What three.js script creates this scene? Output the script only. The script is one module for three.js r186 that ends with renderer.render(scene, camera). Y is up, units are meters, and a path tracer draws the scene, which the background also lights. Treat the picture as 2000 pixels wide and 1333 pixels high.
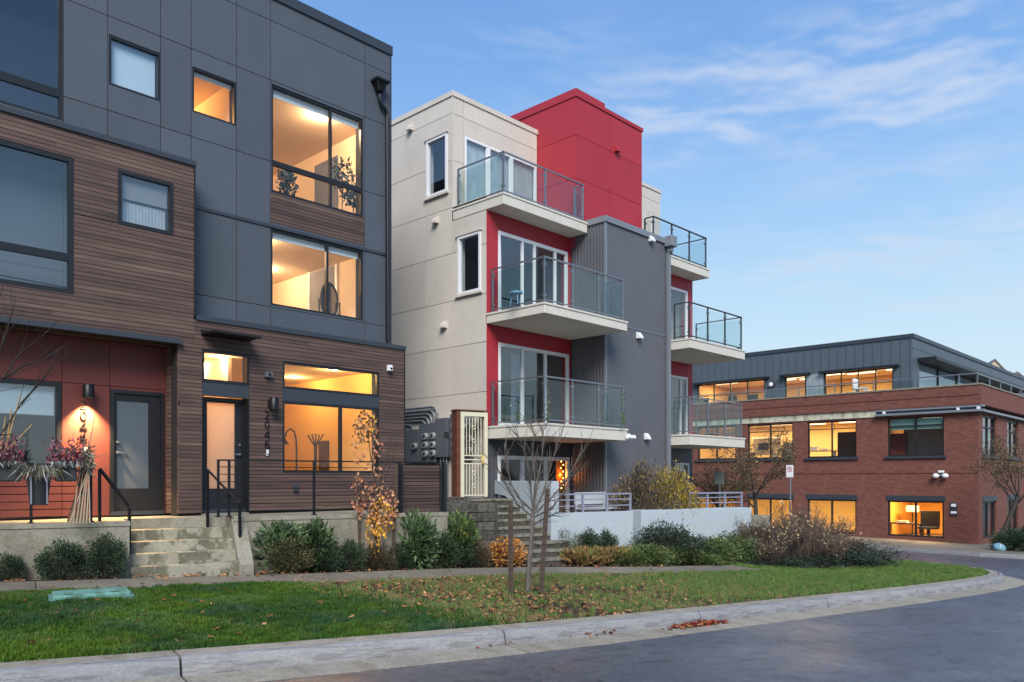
import * as THREE from 'three';
import { mergeGeometries, toCreasedNormals } from 'three/addons/utils/BufferGeometryUtils.js';
import { RoundedBoxGeometry } from 'three/addons/geometries/RoundedBoxGeometry.js';
import { RectAreaLightUniformsLib } from 'three/addons/lights/RectAreaLightUniformsLib.js';
import { TextGeometry } from 'three/addons/geometries/TextGeometry.js';
import { FontLoader } from 'three/addons/loaders/FontLoader.js';

// ---------------------------------------------------------------- camera (level, lens shifted upwards)
const F = 1564, CX = 1000, HY = 935, EYE = 1.52, W0 = 2000, H0 = 1333;
const T1 = Math.atan(1500 / F), S1 = Math.sin(T1), C1 = Math.cos(T1);
const scene = new THREE.Scene();
const camera = new THREE.PerspectiveCamera(2 * Math.atan(H0 / 2 / F) * 180 / Math.PI, W0 / H0, 0.1, 1500);
camera.position.set(0, EYE, 0);
camera.lookAt(C1, EYE, -S1);
camera.setViewOffset(W0, H0, 0, -(HY - H0 / 2), W0, H0);

// ---------------------------------------------------------------- renderer, sun, sky
const renderer = new THREE.WebGLRenderer({ antialias: true });
renderer.toneMapping = THREE.LinearToneMapping;
renderer.toneMappingExposure = 1.0;
renderer.shadowMap.enabled = true;
RectAreaLightUniformsLib.init();
const sun = new THREE.DirectionalLight(new THREE.Color(1.0, 0.95, 0.89), 5);   // the glow of the low sun behind the street, very soft
sun.position.set(-22, 41, 22);
sun.target.position.set(10, 2, -12);
sun.castShadow = true; sun.shadow.radius = 58; sun.shadow.mapSize.set(2048, 2048);
Object.assign(sun.shadow.camera, { left: -45, right: 45, top: 45, bottom: -45, near: 1, far: 140 });
scene.add(sun, sun.target);

// seeded random and noise
function rng(seed) { let s = seed >>> 0; return () => { s = (s + 0x6d2b79f5) | 0; let t = Math.imul(s ^ (s >>> 15), 1 | s); t = (t + Math.imul(t ^ (t >>> 7), 61 | t)) ^ t; return ((t ^ (t >>> 14)) >>> 0) / 4294967296; }; }
const hash = (x, y, k) => { let h = Math.imul(x | 0, 374761393) + Math.imul(y | 0, 668265263) + Math.imul(k | 0, 1442695041); h = Math.imul(h ^ (h >>> 13), 1274126177); return ((h ^ (h >>> 16)) >>> 0) / 4294967296; };
const smooth = (t) => t * t * (3 - 2 * t), clamp = (v, a = 0, b = 1) => Math.min(b, Math.max(a, v)), lerp = (a, b, t) => a + (b - a) * t;
const sstep = (a, b, v) => smooth(clamp((v - a) / (b - a)));
function vnoise(x, y, px, py, k) {                     // value noise that repeats every px by py cells
  const xi = Math.floor(x), yi = Math.floor(y), fx = smooth(x - xi), fy = smooth(y - yi), m = (a, p) => ((a % p) + p) % p;
  const a = hash(m(xi, px), m(yi, py), k), b = hash(m(xi + 1, px), m(yi, py), k), c = hash(m(xi, px), m(yi + 1, py), k), d = hash(m(xi + 1, px), m(yi + 1, py), k);
  return lerp(lerp(a, b, fx), lerp(c, d, fx), fy);
}
function fbm(u, v, fx, fy, oct, k) { let s = 0, a = 0.5, t = 0; for (let i = 0; i < oct; i++) { s += a * vnoise(u * fx, v * fy, fx, fy, k + i); t += a; fx *= 2; fy *= 2; a *= 0.55; } return s / t; }
const lin = (c) => { c /= 255; return c <= 0.04045 ? c / 12.92 : ((c + 0.055) / 1.055) ** 2.4; };

{ // the sky: clear dusk blue with thin high cloud
  const w = 2048, h = 1024, data = new Float32Array(w * h * 4);
  const stops = [[-90, 150, 160, 172], [-4, 190, 205, 215], [0, 222, 238, 245], [8, 207, 233, 250], [12, 190, 225, 250], [17, 166, 208, 249], [22, 145, 191, 244], [27, 126, 175, 235], [33, 114, 162, 226], [46, 104, 150, 216], [90, 92, 136, 205]].map(([e, r, g, b]) => [e, lin(r), lin(g), lin(b)]);
  const dirOf = (px, py) => { const a = (px - CX) / F, b = (HY - py) / F, x = S1 * a + C1, z = C1 * a - S1; return [Math.atan2(z, x) * 180 / Math.PI, Math.atan2(b, Math.hypot(x, z)) * 180 / Math.PI]; };
  const wisps = [[1560, 195, 9, 2.0, .8], [1260, 235, 6, 1.8, .6], [1400, 170, 6, 1.6, .7], [1750, 190, 5, 1.6, .8], [1900, 50, 7, 2.4, .9], [1050, 78, 4.5, .9, .45], [1850, 325, 6, .7, .7], [1950, 398, 4, .6, .6], [1850, 610, 8, .8, .5], [1500, 540, 10, 1.3, .45], [1700, 480, 9, 1.0, .35]].map(([px, py, sa, se, k]) => [...dirOf(px, py), sa, se, k]);
  for (let j = 0; j < h; j++) {
    const el = ((j + .5) / h - .5) * 180;
    let i0 = 0; while (i0 < stops.length - 2 && stops[i0 + 1][0] < el) i0++;
    const A = stops[i0], B = stops[i0 + 1], t = clamp((el - A[0]) / (B[0] - A[0]));
    for (let i = 0; i < w; i++) {
      const az = ((i + .5) / w - .5) * 360, u = (i + .5) / w, v = (j + .5) / h;
      let c = 0;
      if (el > 1 && el < 80) {
        const warp = fbm(u, v, 30, 24, 4, 9) - .5;
        const streak = fbm(u + warp * .02, v + u * .1 + warp * .022, 64, 220, 5, 21) * .6 + fbm(u + warp * .01, v + u * .14 + warp * .012, 150, 620, 4, 33) * .4;
        let env = sstep(.52, .74, fbm(u, v + warp * .03, 14, 26, 4, 55)) * .35;
        for (const [wa, we, sa, se, k] of wisps) { const da = (az - wa) / sa, de = (el - we - (az - wa) * .05) / se; env += k * Math.exp(-.5 * (da * da + de * de)); }
        c = clamp(sstep(.34, .72, streak) * clamp(env, 0, 1.1) * .58) * sstep(1, 5, el) * (1 - sstep(55, 80, el));
      }
      const o = (j * w + i) * 4;
      data[o] = lerp(lerp(A[1], B[1], t), .68, c); data[o + 1] = lerp(lerp(A[2], B[2], t), .75, c); data[o + 2] = lerp(lerp(A[3], B[3], t), .90, c); data[o + 3] = 1;
    }
  }
  const sky = new THREE.DataTexture(data, w, h, THREE.RGBAFormat, THREE.FloatType);
  sky.mapping = THREE.EquirectangularReflectionMapping; sky.magFilter = THREE.LinearFilter; sky.minFilter = THREE.LinearFilter; sky.needsUpdate = true;
  scene.background = sky; scene.environment = sky; scene.backgroundIntensity = 1; scene.environmentIntensity = 1;
}

// ---------------------------------------------------------------- places: pixel -> direction, met with a wall, floor or ground plane
const V = (x, y, z) => new THREE.Vector3(x, y, z);
const ray = (px, py) => { const a = (px - CX) / F; return [S1 * a + C1, (HY - py) / F, C1 * a - S1]; };
const TS = Math.atan(2600 / F) - T1, CS = Math.cos(TS), SS = Math.sin(TS);     // the street runs 15 degrees off the houses
const ws = (s, n) => [CS * s + SS * n, SS * s - CS * n], st = (x, z) => [CS * x + SS * z, SS * x - CS * z];
const gs = (s) => .06 - .042 * clamp(s, -40, 60);                              // the street falls 4.2 % towards the corner
const gy = (x, z) => gs(CS * x + SS * z);
const onG = (px, py, off = 0) => { const d = ray(px, py), t = (.06 + off - EYE) / (d[1] + .042 * (CS * d[0] + SS * d[2])); return V(t * d[0], EYE + t * d[1], t * d[2]); };
const onY = (px, py, y) => { const d = ray(px, py), t = (y - EYE) / d[1]; return V(t * d[0], y, t * d[2]); };
class Frame {                                                                    // a wall plane: u along it (rightwards), v up, w out of it
  constructor(o, U) { this.o = o; this.U = U; this.W = U.clone().cross(V(0, 1, 0)); this.m = new THREE.Matrix4().makeBasis(this.U, V(0, 1, 0), this.W).setPosition(o); }
  at(px, py, w = 0) { const d = ray(px, py), D = V(...d), t = (this.o.dot(this.W) + w) / D.dot(this.W), p = D.multiplyScalar(t); p.y += EYE; const q = p.clone(); q.sub(this.o); return { u: q.dot(this.U), v: p.y }; }
  u(px, w = 0) { return this.at(px, HY, w).u; }
  v(px, py, w = 0) { return this.at(px, py, w).v; }
  rect(px0, px1, pyT, pyB, pref = px0, w = 0) { return [this.u(px0, w), this.u(px1, w), this.v(pref, pyB, w), this.v(pref, pyT, w)]; }
  p(u, v, w) { return V(u, v, w).applyMatrix4(this.m); }
  g(geo) { return geo.applyMatrix4(this.m); }
  box(u0, u1, v0, v1, w0, w1, o) { return this.g(boxG(u0, u1, v0, v1, w0, w1, o)); }
}
const facZ = (z) => new Frame(V(0, 0, z), V(1, 0, 0)), facX = (x) => new Frame(V(x, 0, 0), V(0, 0, 1)), facN = (n) => { const [x, z] = ws(0, n); return new Frame(V(x, 0, z), V(CS, 0, SS)); };

// ---------------------------------------------------------------- geometry helpers
function boxG(x0, x1, y0, y1, z0, z1, off = 0) {
  if (x1 < x0) [x0, x1] = [x1, x0]; if (y1 < y0) [y0, y1] = [y1, y0]; if (z1 < z0) [z0, z1] = [z1, z0];
  const P = [], N = [], U = [], I = [];
  const f = (a, b, c, d, n, uv) => { const k = P.length / 3; for (const p of [a, b, c, d]) { P.push(...p); N.push(...n); const q = uv(p); U.push(q[0] + off, q[1] + off * .73); } I.push(k, k + 1, k + 2, k, k + 2, k + 3); };
  f([x0, y0, z1], [x1, y0, z1], [x1, y1, z1], [x0, y1, z1], [0, 0, 1], (p) => [p[0], p[1]]);
  f([x1, y0, z0], [x0, y0, z0], [x0, y1, z0], [x1, y1, z0], [0, 0, -1], (p) => [p[0], p[1]]);
  f([x1, y0, z1], [x1, y0, z0], [x1, y1, z0], [x1, y1, z1], [1, 0, 0], (p) => [p[2], p[1]]);
  f([x0, y0, z0], [x0, y0, z1], [x0, y1, z1], [x0, y1, z0], [-1, 0, 0], (p) => [p[2], p[1]]);
  f([x0, y1, z1], [x1, y1, z1], [x1, y1, z0], [x0, y1, z0], [0, 1, 0], (p) => [p[0], p[2]]);
  f([x0, y0, z0], [x1, y0, z0], [x1, y0, z1], [x0, y0, z1], [0, -1, 0], (p) => [p[0], p[2]]);
  const g = new THREE.BufferGeometry();
  g.setAttribute('position', new THREE.Float32BufferAttribute(P, 3)); g.setAttribute('normal', new THREE.Float32BufferAttribute(N, 3)); g.setAttribute('uv', new THREE.Float32BufferAttribute(U, 2)); g.setIndex(I);
  return g;
}
const bev = (x0, x1, y0, y1, z0, z1, r = .01) => { const g = new RoundedBoxGeometry(Math.abs(x1 - x0), Math.abs(y1 - y0), Math.abs(z1 - z0), 2, Math.min(r, Math.abs(x1 - x0) / 2.1, Math.abs(y1 - y0) / 2.1, Math.abs(z1 - z0) / 2.1)); g.translate((x0 + x1) / 2, (y0 + y1) / 2, (z0 + z1) / 2); const P = g.attributes.position, N = g.attributes.normal, U = g.attributes.uv, o = hash(x0 * 997, y1 * 991, 7) * 5; for (let i = 0; i < P.count; i++) { const a = Math.abs(N.getX(i)), b = Math.abs(N.getY(i)), c = Math.abs(N.getZ(i)); if (c >= a && c >= b) U.setXY(i, P.getX(i) + o, P.getY(i) + o); else if (a >= b) U.setXY(i, P.getZ(i) + o, P.getY(i) + o); else U.setXY(i, P.getX(i) + o, P.getZ(i) + o); } return g; };
function merge(list) { list = list.filter(Boolean).map((g) => { const h = g.index ? g.toNonIndexed() : g; for (const k of Object.keys(h.attributes)) if (!['position', 'normal', 'uv', 'color'].includes(k)) h.deleteAttribute(k); return h; }); return list.length === 1 ? list[0] : mergeGeometries(list); }
function limb(pts, r0, r1, sides = 5, closed = true) {                           // tapered tube through points
  const P = [], U = [], I = [], n = pts.length; let T = V(0, 0, 0), A = V(0, 0, 0), B = V(0, 0, 0), len = 0;
  for (let i = 0; i < n; i++) {
    T.subVectors(pts[Math.min(n - 1, i + 1)], pts[Math.max(0, i - 1)]).normalize();
    if (i === 0) A.crossVectors(T, Math.abs(T.y) > .9 ? V(1, 0, 0) : V(0, 1, 0)).normalize(); else A.addScaledVector(T, -A.dot(T)).normalize();
    B.crossVectors(T, A); if (i) len += pts[i].distanceTo(pts[i - 1]);
    const r = lerp(r0, r1, i / (n - 1));
    for (let k = 0; k <= sides; k++) { const a = k / sides * 2 * Math.PI, c = Math.cos(a) * r, d = Math.sin(a) * r; P.push(pts[i].x + A.x * c + B.x * d, pts[i].y + A.y * c + B.y * d, pts[i].z + A.z * c + B.z * d); U.push(k / sides, len); }
  }
  for (let i = 0; i < n - 1; i++) for (let k = 0; k < sides; k++) { const a = i * (sides + 1) + k, b = a + sides + 1; I.push(a, b, a + 1, b, b + 1, a + 1); }
  if (closed) for (const [e, s] of [[0, 1], [n - 1, -1]]) { const c = P.length / 3; P.push(pts[e].x, pts[e].y, pts[e].z); U.push(.5, 0); for (let k = 0; k < sides; k++) { const a = e * (sides + 1) + k; s > 0 ? I.push(c, a, a + 1) : I.push(c, a + 1, a); } }
  const g = new THREE.BufferGeometry(); g.setAttribute('position', new THREE.Float32BufferAttribute(P, 3)); g.setAttribute('uv', new THREE.Float32BufferAttribute(U, 2)); g.setIndex(I); g.computeVertexNormals(); return g;
}
const rod = (a, b, r, sides = 6) => limb([a, b], r, r, sides);
const bar = (a, b, w, h = w) => { const d = b.clone().sub(a), L = d.length(), g = boxG(-w / 2, w / 2, 0, L, -h / 2, h / 2); g.applyQuaternion(new THREE.Quaternion().setFromUnitVectors(V(0, 1, 0), d.normalize())); return g.translate(a.x, a.y, a.z); };
function rectsMinus([u0, u1, v0, v1], holes) {                                   // a rectangle less holes, as rectangles
  const hs = holes.filter((h) => h[0] < u1 - 1e-4 && h[1] > u0 + 1e-4 && h[2] < v1 - 1e-4 && h[3] > v0 + 1e-4);
  if (!hs.length) return [[u0, u1, v0, v1]];
  const vs = [...new Set([v0, v1, ...hs.flatMap((h) => [clamp(h[2], v0, v1), clamp(h[3], v0, v1)])])].sort((a, b) => a - b), out = [];
  for (let j = 0; j < vs.length - 1; j++) {
    const m = (vs[j] + vs[j + 1]) / 2; if (vs[j + 1] - vs[j] < 1e-4) continue;
    let segs = [[u0, u1]];
    for (const h of hs) if (h[2] < m && h[3] > m) segs = segs.flatMap(([a, b]) => h[1] <= a || h[0] >= b ? [[a, b]] : [[a, h[0]], [h[1], b]].filter(([c, d]) => d - c > 1e-3));
    for (const [a, b] of segs) out.push([a, b, vs[j], vs[j + 1]]);
  }
  return out;
}

// ---------------------------------------------------------------- things, parts
const taken = new Map();
const numbered = (n) => { const k = taken.get(n) || 0; taken.set(n, k + 1); return k ? n + '_' + String(k).padStart(3, '0') : n; };
function thing(name, label, category, group, pos) {
  const o = new THREE.Group(); o.name = numbered(name); scene.add(o);
  if (pos) o.position.copy(pos);
  o.userData = { label, category }; if (group) o.userData.group = group;
  return o;
}
function mesh(name, geo, mat, parent) {                                           // geometry is given in world metres; a child of a placed thing is moved to its base
  const m = new THREE.Mesh(Array.isArray(geo) ? merge(geo) : geo, mat); m.name = parent ? name : numbered(name);
  m.castShadow = m.receiveShadow = true;
  if (parent) { if (parent.parent === scene || parent.parent === null) m.position.copy(parent.position).negate(); parent.add(m); } else scene.add(m);
  return m;
}
function part(name, parent) { const g = new THREE.Group(); g.name = name; if (parent.parent === scene) g.position.copy(parent.position).negate(); parent.add(g); return g; }
const sub = (name, geo, mat, p) => { const m = new THREE.Mesh(Array.isArray(geo) ? merge(geo) : geo, mat); m.name = name; m.castShadow = m.receiveShadow = true; p.add(m); return m; };
function single(name, geo, mat, label, category, group) { const m = mesh(name, geo, mat); m.userData = { label, category }; if (group) m.userData.group = group; return m; }
function struct(name, geo, mat, parent) { const m = mesh(name, geo, mat, parent); if (!parent) m.userData.kind = 'structure'; return m; }
function structGroup(name) { const o = new THREE.Group(); o.name = numbered(name); o.userData.kind = 'structure'; scene.add(o); return o; }
function copy(o, pos, turn = 0, scale = 1, label) { const c = o.clone(); c.name = numbered(o.name.replace(/_\d{3}$/, '')); scene.add(c); c.position.copy(pos); c.rotation.y = turn; if (scale.isVector3) c.scale.copy(scale); else c.scale.setScalar(scale); if (label) c.userData.label = label; return c; }

// ---------------------------------------------------------------- materials
function tex(size, fn, rep = 1, srgb = true) {
  const d = new Uint8Array(size * size * 4);
  for (let j = 0; j < size; j++) for (let i = 0; i < size; i++) { const c = fn((i + .5) / size, (j + .5) / size), o = (j * size + i) * 4; d[o] = clamp(c[0], 0, 1) * 255; d[o + 1] = clamp(c[1], 0, 1) * 255; d[o + 2] = clamp(c[2], 0, 1) * 255; d[o + 3] = 255; }
  const t = new THREE.DataTexture(d, size, size, THREE.RGBAFormat); t.wrapS = t.wrapT = THREE.RepeatWrapping; t.magFilter = THREE.LinearFilter; t.minFilter = THREE.LinearMipmapLinearFilter; t.generateMipmaps = true;
  if (srgb) t.colorSpace = THREE.SRGBColorSpace; t.repeat.set(rep, rep); t.needsUpdate = true; return t;
}
const reps = new Map();
const rep = (t, x, y = x) => { const k = t.id + ':' + x + ':' + y; if (!reps.has(k)) { const c = t.clone(); c.repeat.set(x, y); c.needsUpdate = true; reps.set(k, c); } return reps.get(k); };
const grey = (v) => [v, v, v];
const TX = {
  wood: tex(512, (u, v) => { const g = fbm(u, v, 3, 40, 4, 3), f = fbm(u, v, 6, 200, 2, 7), s = fbm(u, v, 2, 6, 3, 11); const k = .74 + .18 * (g - .5) + .14 * (f - .5) + (s - .5) * .3; return [k, k * (.99 - .03 * s), k * (.98 - .05 * s)]; }),
  panel: tex(256, (u, v) => { const a = fbm(u, v, 4, 4, 4, 5), b = fbm(u, v, 64, 64, 2, 15); return grey(.9 + (a - .5) * .06 + (b - .5) * .05); }),
  concrete: tex(512, (u, v) => { const a = fbm(u, v, 4, 4, 5, 25), b = fbm(u, v, 90, 90, 2, 27), c = sstep(.55, .75, fbm(u, v, 7, 5, 4, 29)), d = sstep(.62, .72, fbm(u, v, 40, 40, 3, 28)); const k = .85 + (a - .5) * .22 + (b - .5) * .16 - c * .07 - d * .06; return [k, k * (1 - .01 * c), k * (.97 - .04 * c)]; }),
  stain: tex(512, (u, v) => { const a = fbm(u, v, 5, 5, 5, 45), b = fbm(u, v, 70, 70, 2, 47), c = sstep(.48, .7, fbm(u, v, 9, 4, 4, 49)); const k = .85 + (a - .5) * .24 + (b - .5) * .16 - c * .2; return [k, k * (1 + .015 * c), k * (.95 - .06 * c)]; }),
  steps: tex(512, (u, v) => { const a = fbm(u, v, 5, 5, 5, 145), b = fbm(u, v, 70, 70, 2, 147), c = sstep(.46, .62, fbm(u, v, 10, 6, 5, 149)); const k = .9 + (a - .5) * .2 + (b - .5) * .16 - c * .26; return [k, k * (1 + .01 * c), k * (.95 - .05 * c)]; }),
  scuff: tex(512, (u, v) => { const a = fbm(u, v, 6, 10, 5, 165), b = fbm(u, v, 70, 90, 2, 167), c = sstep(.5, .72, fbm(u, v, 5, 16, 5, 169)); const k = .88 + (a - .5) * .2 + (b - .5) * .18 - c * .13; return [k, k, k * 1.01]; }),
  asphalt: tex(1024, (u, v) => { const a = fbm(u, v, 4, 4, 4, 61), b = hash(u * 1024, v * 1024, 5), d = fbm(u, v, 160, 160, 2, 63), e = sstep(.6, .72, fbm(u, v, 10, 26, 4, 67)); const k = .72 + (a - .5) * .22 + (b - .5) * .2 + (d - .5) * .25 - e * .1 - (Math.abs(fbm(u, v, 7, 7, 4, 161) - .5) < .004 ? .22 : 0) - (b > .985 ? -.25 : 0); return [k, k, k * 1.01]; }),
  asphaltRough: tex(512, (u, v) => { const a = fbm(u, v, 5, 7, 4, 71), b = fbm(u, v, 60, 60, 2, 73); return grey(.55 + (a - .5) * .5 + (b - .5) * .2); }, 1, false),
  brick: tex(512, (u, v) => { const row = Math.floor(v * 24), x = u * 8 + (row % 2) * .5, c = Math.floor(x), fx = x - c, fy = v * 24 - row; const m = (fy < .12 || fx < .04) ? 1 : 0, t = hash(c % 8, row, 4), n = fbm(u, v, 5, 5, 4, 81), f = fbm(u, v, 120, 120, 2, 83); const k = .8 + (t - .5) * .1 + (n - .5) * .07 + (f - .5) * .16; return m ? [k * .94, k * 1.0, k * 1.03] : [k, k * (.94 + t * .08), k * (.92 + t * .1)]; }),
  soil: tex(512, (u, v) => { const a = fbm(u, v, 8, 8, 5, 91), b = fbm(u, v, 120, 120, 2, 93), c = hash(u * 512, v * 512, 9); const k = .45 + (a - .5) * .5 + (b - .5) * .6 + (c - .5) * .25; return [k, k * .9, k * .82]; }),
  turf: tex(512, (u, v) => { const a = sstep(.42, .62, fbm(u, v, 6, 6, 5, 95)), b = fbm(u, v, 120, 120, 2, 97), k = .55 + (b - .5) * .9; return [k * lerp(.8, .5, a), k * lerp(.62, .72, a), k * lerp(.4, .25, a)]; }),
  bark: tex(256, (u, v) => { const a = fbm(u, v, 14, 6, 4, 101), b = fbm(u, v, 60, 60, 2, 103); return grey(.6 + (a - .5) * .8 + (b - .5) * .4); }),
  cloth: tex(256, (u, v) => grey(.88 + Math.sin(u * Math.PI * 24) * .06 + (fbm(u, v, 8, 3, 3, 107) - .5) * .15)),
  bumpFine: tex(256, (u, v) => grey(fbm(u, v, 40, 40, 3, 111)), 1, false),
  bumpRough: tex(256, (u, v) => grey(fbm(u, v, 10, 10, 5, 113)), 1, false),
};
const std = (color, o = {}) => new THREE.MeshStandardMaterial({ color, roughness: .8, ...o });
const phy = (color, o = {}) => new THREE.MeshPhysicalMaterial({ color, roughness: .5, ...o });
const M = {
  charcoal: [0, 1, 2].map((i) => std(new THREE.Color('#4f5761').offsetHSL(0, 0, [-.006, 0, .008][i]), { map: rep(TX.panel, .5), roughness: .62, bumpMap: rep(TX.bumpFine, 1), bumpScale: .0015 })),
  charcoalTrim: std('#3a4048', { roughness: .45, metalness: .3 }),
  darkMetal: std('#16181d', { roughness: .42, metalness: .4 }),
  blackFrame: std('#15171c', { roughness: .45 }),
  wood: ['#745e58', '#68544f', '#7b665c', '#6b5854', '#826e63', '#5f4f4b', '#75625b'].map((c) => std(c, { map: rep(TX.wood, .55, 3), roughness: .72, bumpMap: rep(TX.wood, .55, 3), bumpScale: .002 })),
  backing: std('#1b1918', { roughness: .9 }),
  redPanel: std('#6e332d', { map: rep(TX.panel, .5), roughness: .6 }),
  beige: ['#d5cec3', '#d2cbc0', '#d8d1c6'].map((c) => std(c, { map: rep(TX.panel, .35), roughness: .75 })),
  red: ['#b02c3a', '#ae2b38', '#b32e3c'].map((c) => std(c, { map: rep(TX.panel, .35), roughness: .6 })),
  greyMetal: std('#63656c', { map: rep(TX.panel, .3), roughness: .5, metalness: .15 }),
  greyTrim: std('#7d838a', { roughness: .45, metalness: .3 }),
  steel: std('#878d93', { roughness: .38, metalness: .75 }),
  white: std('#d9dadd', { roughness: .45 }),
  slab: std('#dad6ca', { map: rep(TX.panel, .5), roughness: .75 }),
  glass: phy('#ffffff', { transmission: 1, thickness: 0, roughness: 0, ior: 1.52 }),
  coated: phy('#e8f0f6', { transmission: 1, thickness: 0, roughness: 0, ior: 2.2 }),
  railGlass: phy('#dfecea', { transmission: 1, thickness: 0, roughness: 0, ior: 1.58 }),
  frosted: phy('#f0efec', { transmission: .95, thickness: 0, roughness: .7, ior: 1.5 }),
  concrete: std('#9a968b', { map: rep(TX.concrete, .45), roughness: .85, bumpMap: rep(TX.bumpRough, 1.2), bumpScale: .006 }),
  stained: std('#a09c92', { map: rep(TX.steps, .7), roughness: .85, bumpMap: rep(TX.bumpRough, 1.2), bumpScale: .006 }),
  walk: [0, 1, 2].map((i) => std(['#8b8378', '#867e74', '#90887c'][i], { map: rep(TX.concrete, .6), roughness: .7, bumpMap: rep(TX.bumpFine, 2), bumpScale: .003 })),
  kerb: [0, 1, 2].map((i) => std(['#939392', '#8e8f90', '#979695'][i], { map: rep(TX.scuff, .7, 2.2), roughness: .8, bumpMap: rep(TX.bumpRough, 2), bumpScale: .006 })),
  asphalt: std('#6b6e76', { map: rep(TX.asphalt, .22), roughnessMap: rep(TX.asphaltRough, .12), roughness: .74, bumpMap: rep(TX.bumpFine, 3), bumpScale: .0012 }),
  kerbTop: [0, 1, 2].map((i) => std(['#a29b90', '#9d968b', '#a69f94'][i], { map: rep(TX.concrete, .5), roughness: .85, bumpMap: rep(TX.bumpRough, 2), bumpScale: .005 })),
  soil: std('#4a3a30', { map: rep(TX.soil, .8), roughness: 1, bumpMap: rep(TX.soil, .8), bumpScale: .03 }),
  turf: std('#7a745c', { map: rep(TX.turf, .5), roughness: 1, bumpMap: rep(TX.soil, .9), bumpScale: .03 }),
  whiteWall: std('#b2bdc4', { map: rep(TX.panel, .3), roughness: .8, bumpMap: rep(TX.bumpRough, 1.2), bumpScale: .005 }),
  brick: std('#865347', { map: rep(TX.brick, .55), roughness: .9 }),
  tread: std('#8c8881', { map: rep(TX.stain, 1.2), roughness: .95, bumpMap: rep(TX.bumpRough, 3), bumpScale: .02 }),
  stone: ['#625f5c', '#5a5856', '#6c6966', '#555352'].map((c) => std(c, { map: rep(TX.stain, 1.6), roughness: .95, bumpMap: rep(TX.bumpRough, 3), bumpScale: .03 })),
  seam: std('#5c6771', { map: rep(TX.panel, .3), roughness: .5, metalness: .25 }),
  bark: std('#6a625a', { map: rep(TX.bark, 3, 2), roughness: .95, bumpMap: rep(TX.bark, 3, 2), bumpScale: .008 }),
  barkPale: std('#a2978d', { map: rep(TX.bark, 3, 2), roughness: .95, bumpMap: rep(TX.bark, 3, 2), bumpScale: .006 }),
  mossBark: std('#4a4028', { map: rep(TX.bark, 3, 2), roughness: 1 }),
  stake: std('#6f5f55', { map: rep(TX.wood, 1, 4), roughness: .9 }),
  leaf: std('#ffffff', { vertexColors: true, roughness: .6, side: THREE.DoubleSide }),
  leafThin: phy('#ffffff', { vertexColors: true, roughness: .8, transmission: .25, thickness: 0, side: THREE.DoubleSide }),
  curtain: std('#cfd6d4', { map: rep(TX.cloth, 1.2), roughness: .95 }),
  blind: std('#c5d2d6', { roughness: .8 }),
  dark: std('#2b2b2e', { roughness: .9 }),
  room: std('#e9d6ba', { roughness: .9 }),
  roomYellow: std('#eec277', { roughness: .9 }),
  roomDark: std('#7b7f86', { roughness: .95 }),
  floorWood: std('#7a5a3c', { map: rep(TX.wood, .5, 2), roughness: .5 }),
  bulb: std('#ffffff', { emissive: new THREE.Color(1, .78, .42), emissiveIntensity: 14 }),
  strip: std('#ffffff', { emissive: new THREE.Color(1, .84, .56), emissiveIntensity: 3 }),
  bin: std('#24262a', { roughness: .6 }),
};

// ================================================================ GROUND
function sheet(poly, topY, depth, uvs = 1) {                       // polygon of [x,z], top given by a height function, with skirts of a depth
  const c = poly.map(([x, z]) => new THREE.Vector2(x, z)); if (THREE.ShapeUtils.isClockWise(c)) { c.reverse(); poly = [...poly].reverse(); }
  const P = [], U = [], I = [];
  poly.forEach(([x, z]) => { P.push(x, topY(x, z), z); U.push(x * uvs, z * uvs); });
  for (const [a, b, d] of THREE.ShapeUtils.triangulateShape(c, [])) I.push(a, d, b);
  const n = poly.length; let len = 0;
  for (let i = 0; i < n && depth; i++) {
    const [x0, z0] = poly[i], [x1, z1] = poly[(i + 1) % n], k = P.length / 3, L = Math.hypot(x1 - x0, z1 - z0), y0 = topY(x0, z0), y1 = topY(x1, z1);
    P.push(x0, y0, z0, x1, y1, z1, x1, y1 - depth, z1, x0, y0 - depth, z0); U.push(len, 0, len + L, 0, len + L, -depth, len, -depth); len += L;
    I.push(k, k + 1, k + 2, k, k + 2, k + 3);
  }
  let g = new THREE.BufferGeometry(); g.setAttribute('position', new THREE.Float32BufferAttribute(P, 3)); g.setAttribute('uv', new THREE.Float32BufferAttribute(U, 2)); g.setIndex(I); g = g.toNonIndexed(); g.computeVertexNormals(); return g;
}
const gOff = (o) => (x, z) => gy(x, z) + o;
{ // the road: one sheet to the horizon
  const P = [], U = [], I = [], S = [-500, -40, 60, 700];
  for (const n of [-500, 700]) for (const s of S) { const [x, z] = ws(s, n); P.push(x, gs(s) - .15, z); U.push(s, n); }
  for (let i = 0; i < 3; i++) I.push(i, i + 1, i + 5, i, i + 5, i + 4);
  const g = new THREE.BufferGeometry(); g.setAttribute('position', new THREE.Float32BufferAttribute(P, 3)); g.setAttribute('uv', new THREE.Float32BufferAttribute(U, 2)); g.setIndex(I); g.computeVertexNormals();
  struct('road', g, M.asphalt);
}
const kerbCurve = new THREE.CatmullRomCurve3([[-34, 7.1], [-12, 7.25], [-.2, 7.39], [4.63, 7.72], [9.58, 8.42], [14, 9.12], [17.6, 9.86], [19.6, 10.5], [20.7, 11.3], [21.25, 12.4], [21.4, 13.8], [21.5, 16], [21.6, 22], [21.6, 45]].map(([s, n]) => V(s, 0, n)), false, 'centripetal');
const kerbPts = kerbCurve.getSpacedPoints(420);                    // back edge of the kerb, in street metres
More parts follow.
